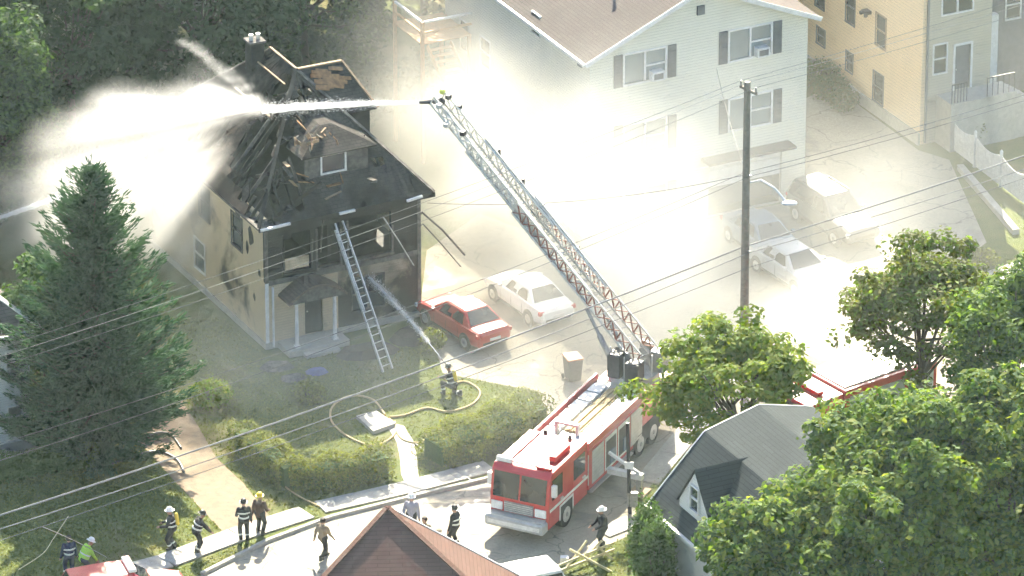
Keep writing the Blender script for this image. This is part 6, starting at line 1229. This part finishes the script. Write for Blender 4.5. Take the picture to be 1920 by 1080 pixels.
volume('water_spray', 'white plume of water spray bursting left off the burnt roof', 'water spray', lo, hi, SP_, .40, 1.1, .42, 1.4, .45, (.99, .99, .99), .6, seed=5, radial=imp)

# jets: a bright broken core with flying droplets round it
def mat_water():
    m, nt, b = newmat('white_water'); out = nt.nodes['Material Output']; f = nnoise(nt, ncoord(nt), 3.0, 4); col = nmix(nt, f, (.86, .87, .88), (.74, .76, .79)); b.inputs['Roughness'].default_value = .3
    link(nt, col, b.inputs['Base Color']); tr = nt.nodes.new('ShaderNodeBsdfTranslucent'); link(nt, col, tr.inputs[0]); mx = nt.nodes.new('ShaderNodeMixShader'); mx.inputs[0].default_value = .6
    link(nt, b.outputs[0], mx.inputs[1]); link(nt, tr.outputs[0], mx.inputs[2]); link(nt, mx.outputs[0], out.inputs[0]); return m
M['water'] = mat_water()
def jet(name, label, a, b, r0, r1, drops, sag=.0, spread=1.6, seed=1):
    rs = np.random.default_rng(seed); a = np.asarray(a, float); b = np.asarray(b, float); t = thing(name, label, 'water jet', a); n = 40; P = []; rr = []
    for i in range(n + 1):
        f = i / n; P.append((b - a) * f - ZZ * sag * 4 * f * (1 - f) + rs.normal(0, .012, 3)); rr.append((r0 * (1 - f) + r1 * f) * rs.uniform(.85, 1.15))
    mb = MB(); mb.path(P, rr, 10); mb.build('stream', M['water'], t, smooth=True)
    f = rs.uniform(.12, 1, drops) ** .8; c = (b - a)[None] * f[:, None] - ZZ[None] * (sag * 4 * f * (1 - f))[:, None] + rs.normal(0, 1, (drops, 3)) * ((r0 * (1 - f) + r1 * f) * spread)[:, None] * .7; d = leaf_mesh('droplets', c, rs.normal(size=(drops, 3)), .017, M['water'], aspect=.6, par=t, rs=rs); d['kind'] = 'stuff'; return t
nzw = TO + fw_ * (nz0 + jd * .72)[0] + lf_ * (nz0 + jd * .72)[1] + ZZ * (nz0 + jd * .72)[2]
jet('water_jet', 'strong white water jet from the ladder tip across the roof', nzw, imp, .06, .17, 5000, -.06, spread=1.4, seed=4)
jet('water_jet', 'faint water jet entering from the left picture edge', at(-60, 432, YI + .8), at(125, 366, YI + .8), .05, .13, 3000, -.05, seed=8)
h0 = g(828, 673, .95); h1 = BH.w(*[*BH.front(692, 520, -.1)][:1], -.1, BH.front(692, 520, -.1)[1]); jet('water_jet', 'thin hand line jet playing on the lower front wall', h0, h1, .014, .05, 5200, -.15, spread=3.2, seed=6)
nzl = thing('hose_nozzle', 'nozzle in the hands of the crouching firefighter', 'nozzle', h0); q = (h1 - h0) / np.linalg.norm(h1 - h0); mb = MB(); mb.tube(-q * .45, q * .02, .035, .025, 10); mb.build('barrel', M['dark_metal'], nzl)

# haze: the whole air
mb = MB(); mb.box(-640, 640, -640, 640, -1.0, CAM[2] + 6); hm_ = bpy.data.materials.new('haze'); hm_.use_nodes = True; nt = hm_.node_tree; nt.nodes.clear(); out = nt.nodes.new('ShaderNodeOutputMaterial'); pv_ = nt.nodes.new('ShaderNodeVolumePrincipled')
pv_.inputs['Color'].default_value = (.74, .93, .96, 1); pv_.inputs['Density'].default_value = .00010; pv_.inputs['Anisotropy'].default_value = .3; link(nt, pv_.outputs[0], out.inputs['Volume']); o = mb.build('haze', hm_); o['kind'] = 'stuff'; o['label'] = 'pale smoky haze filling the air'
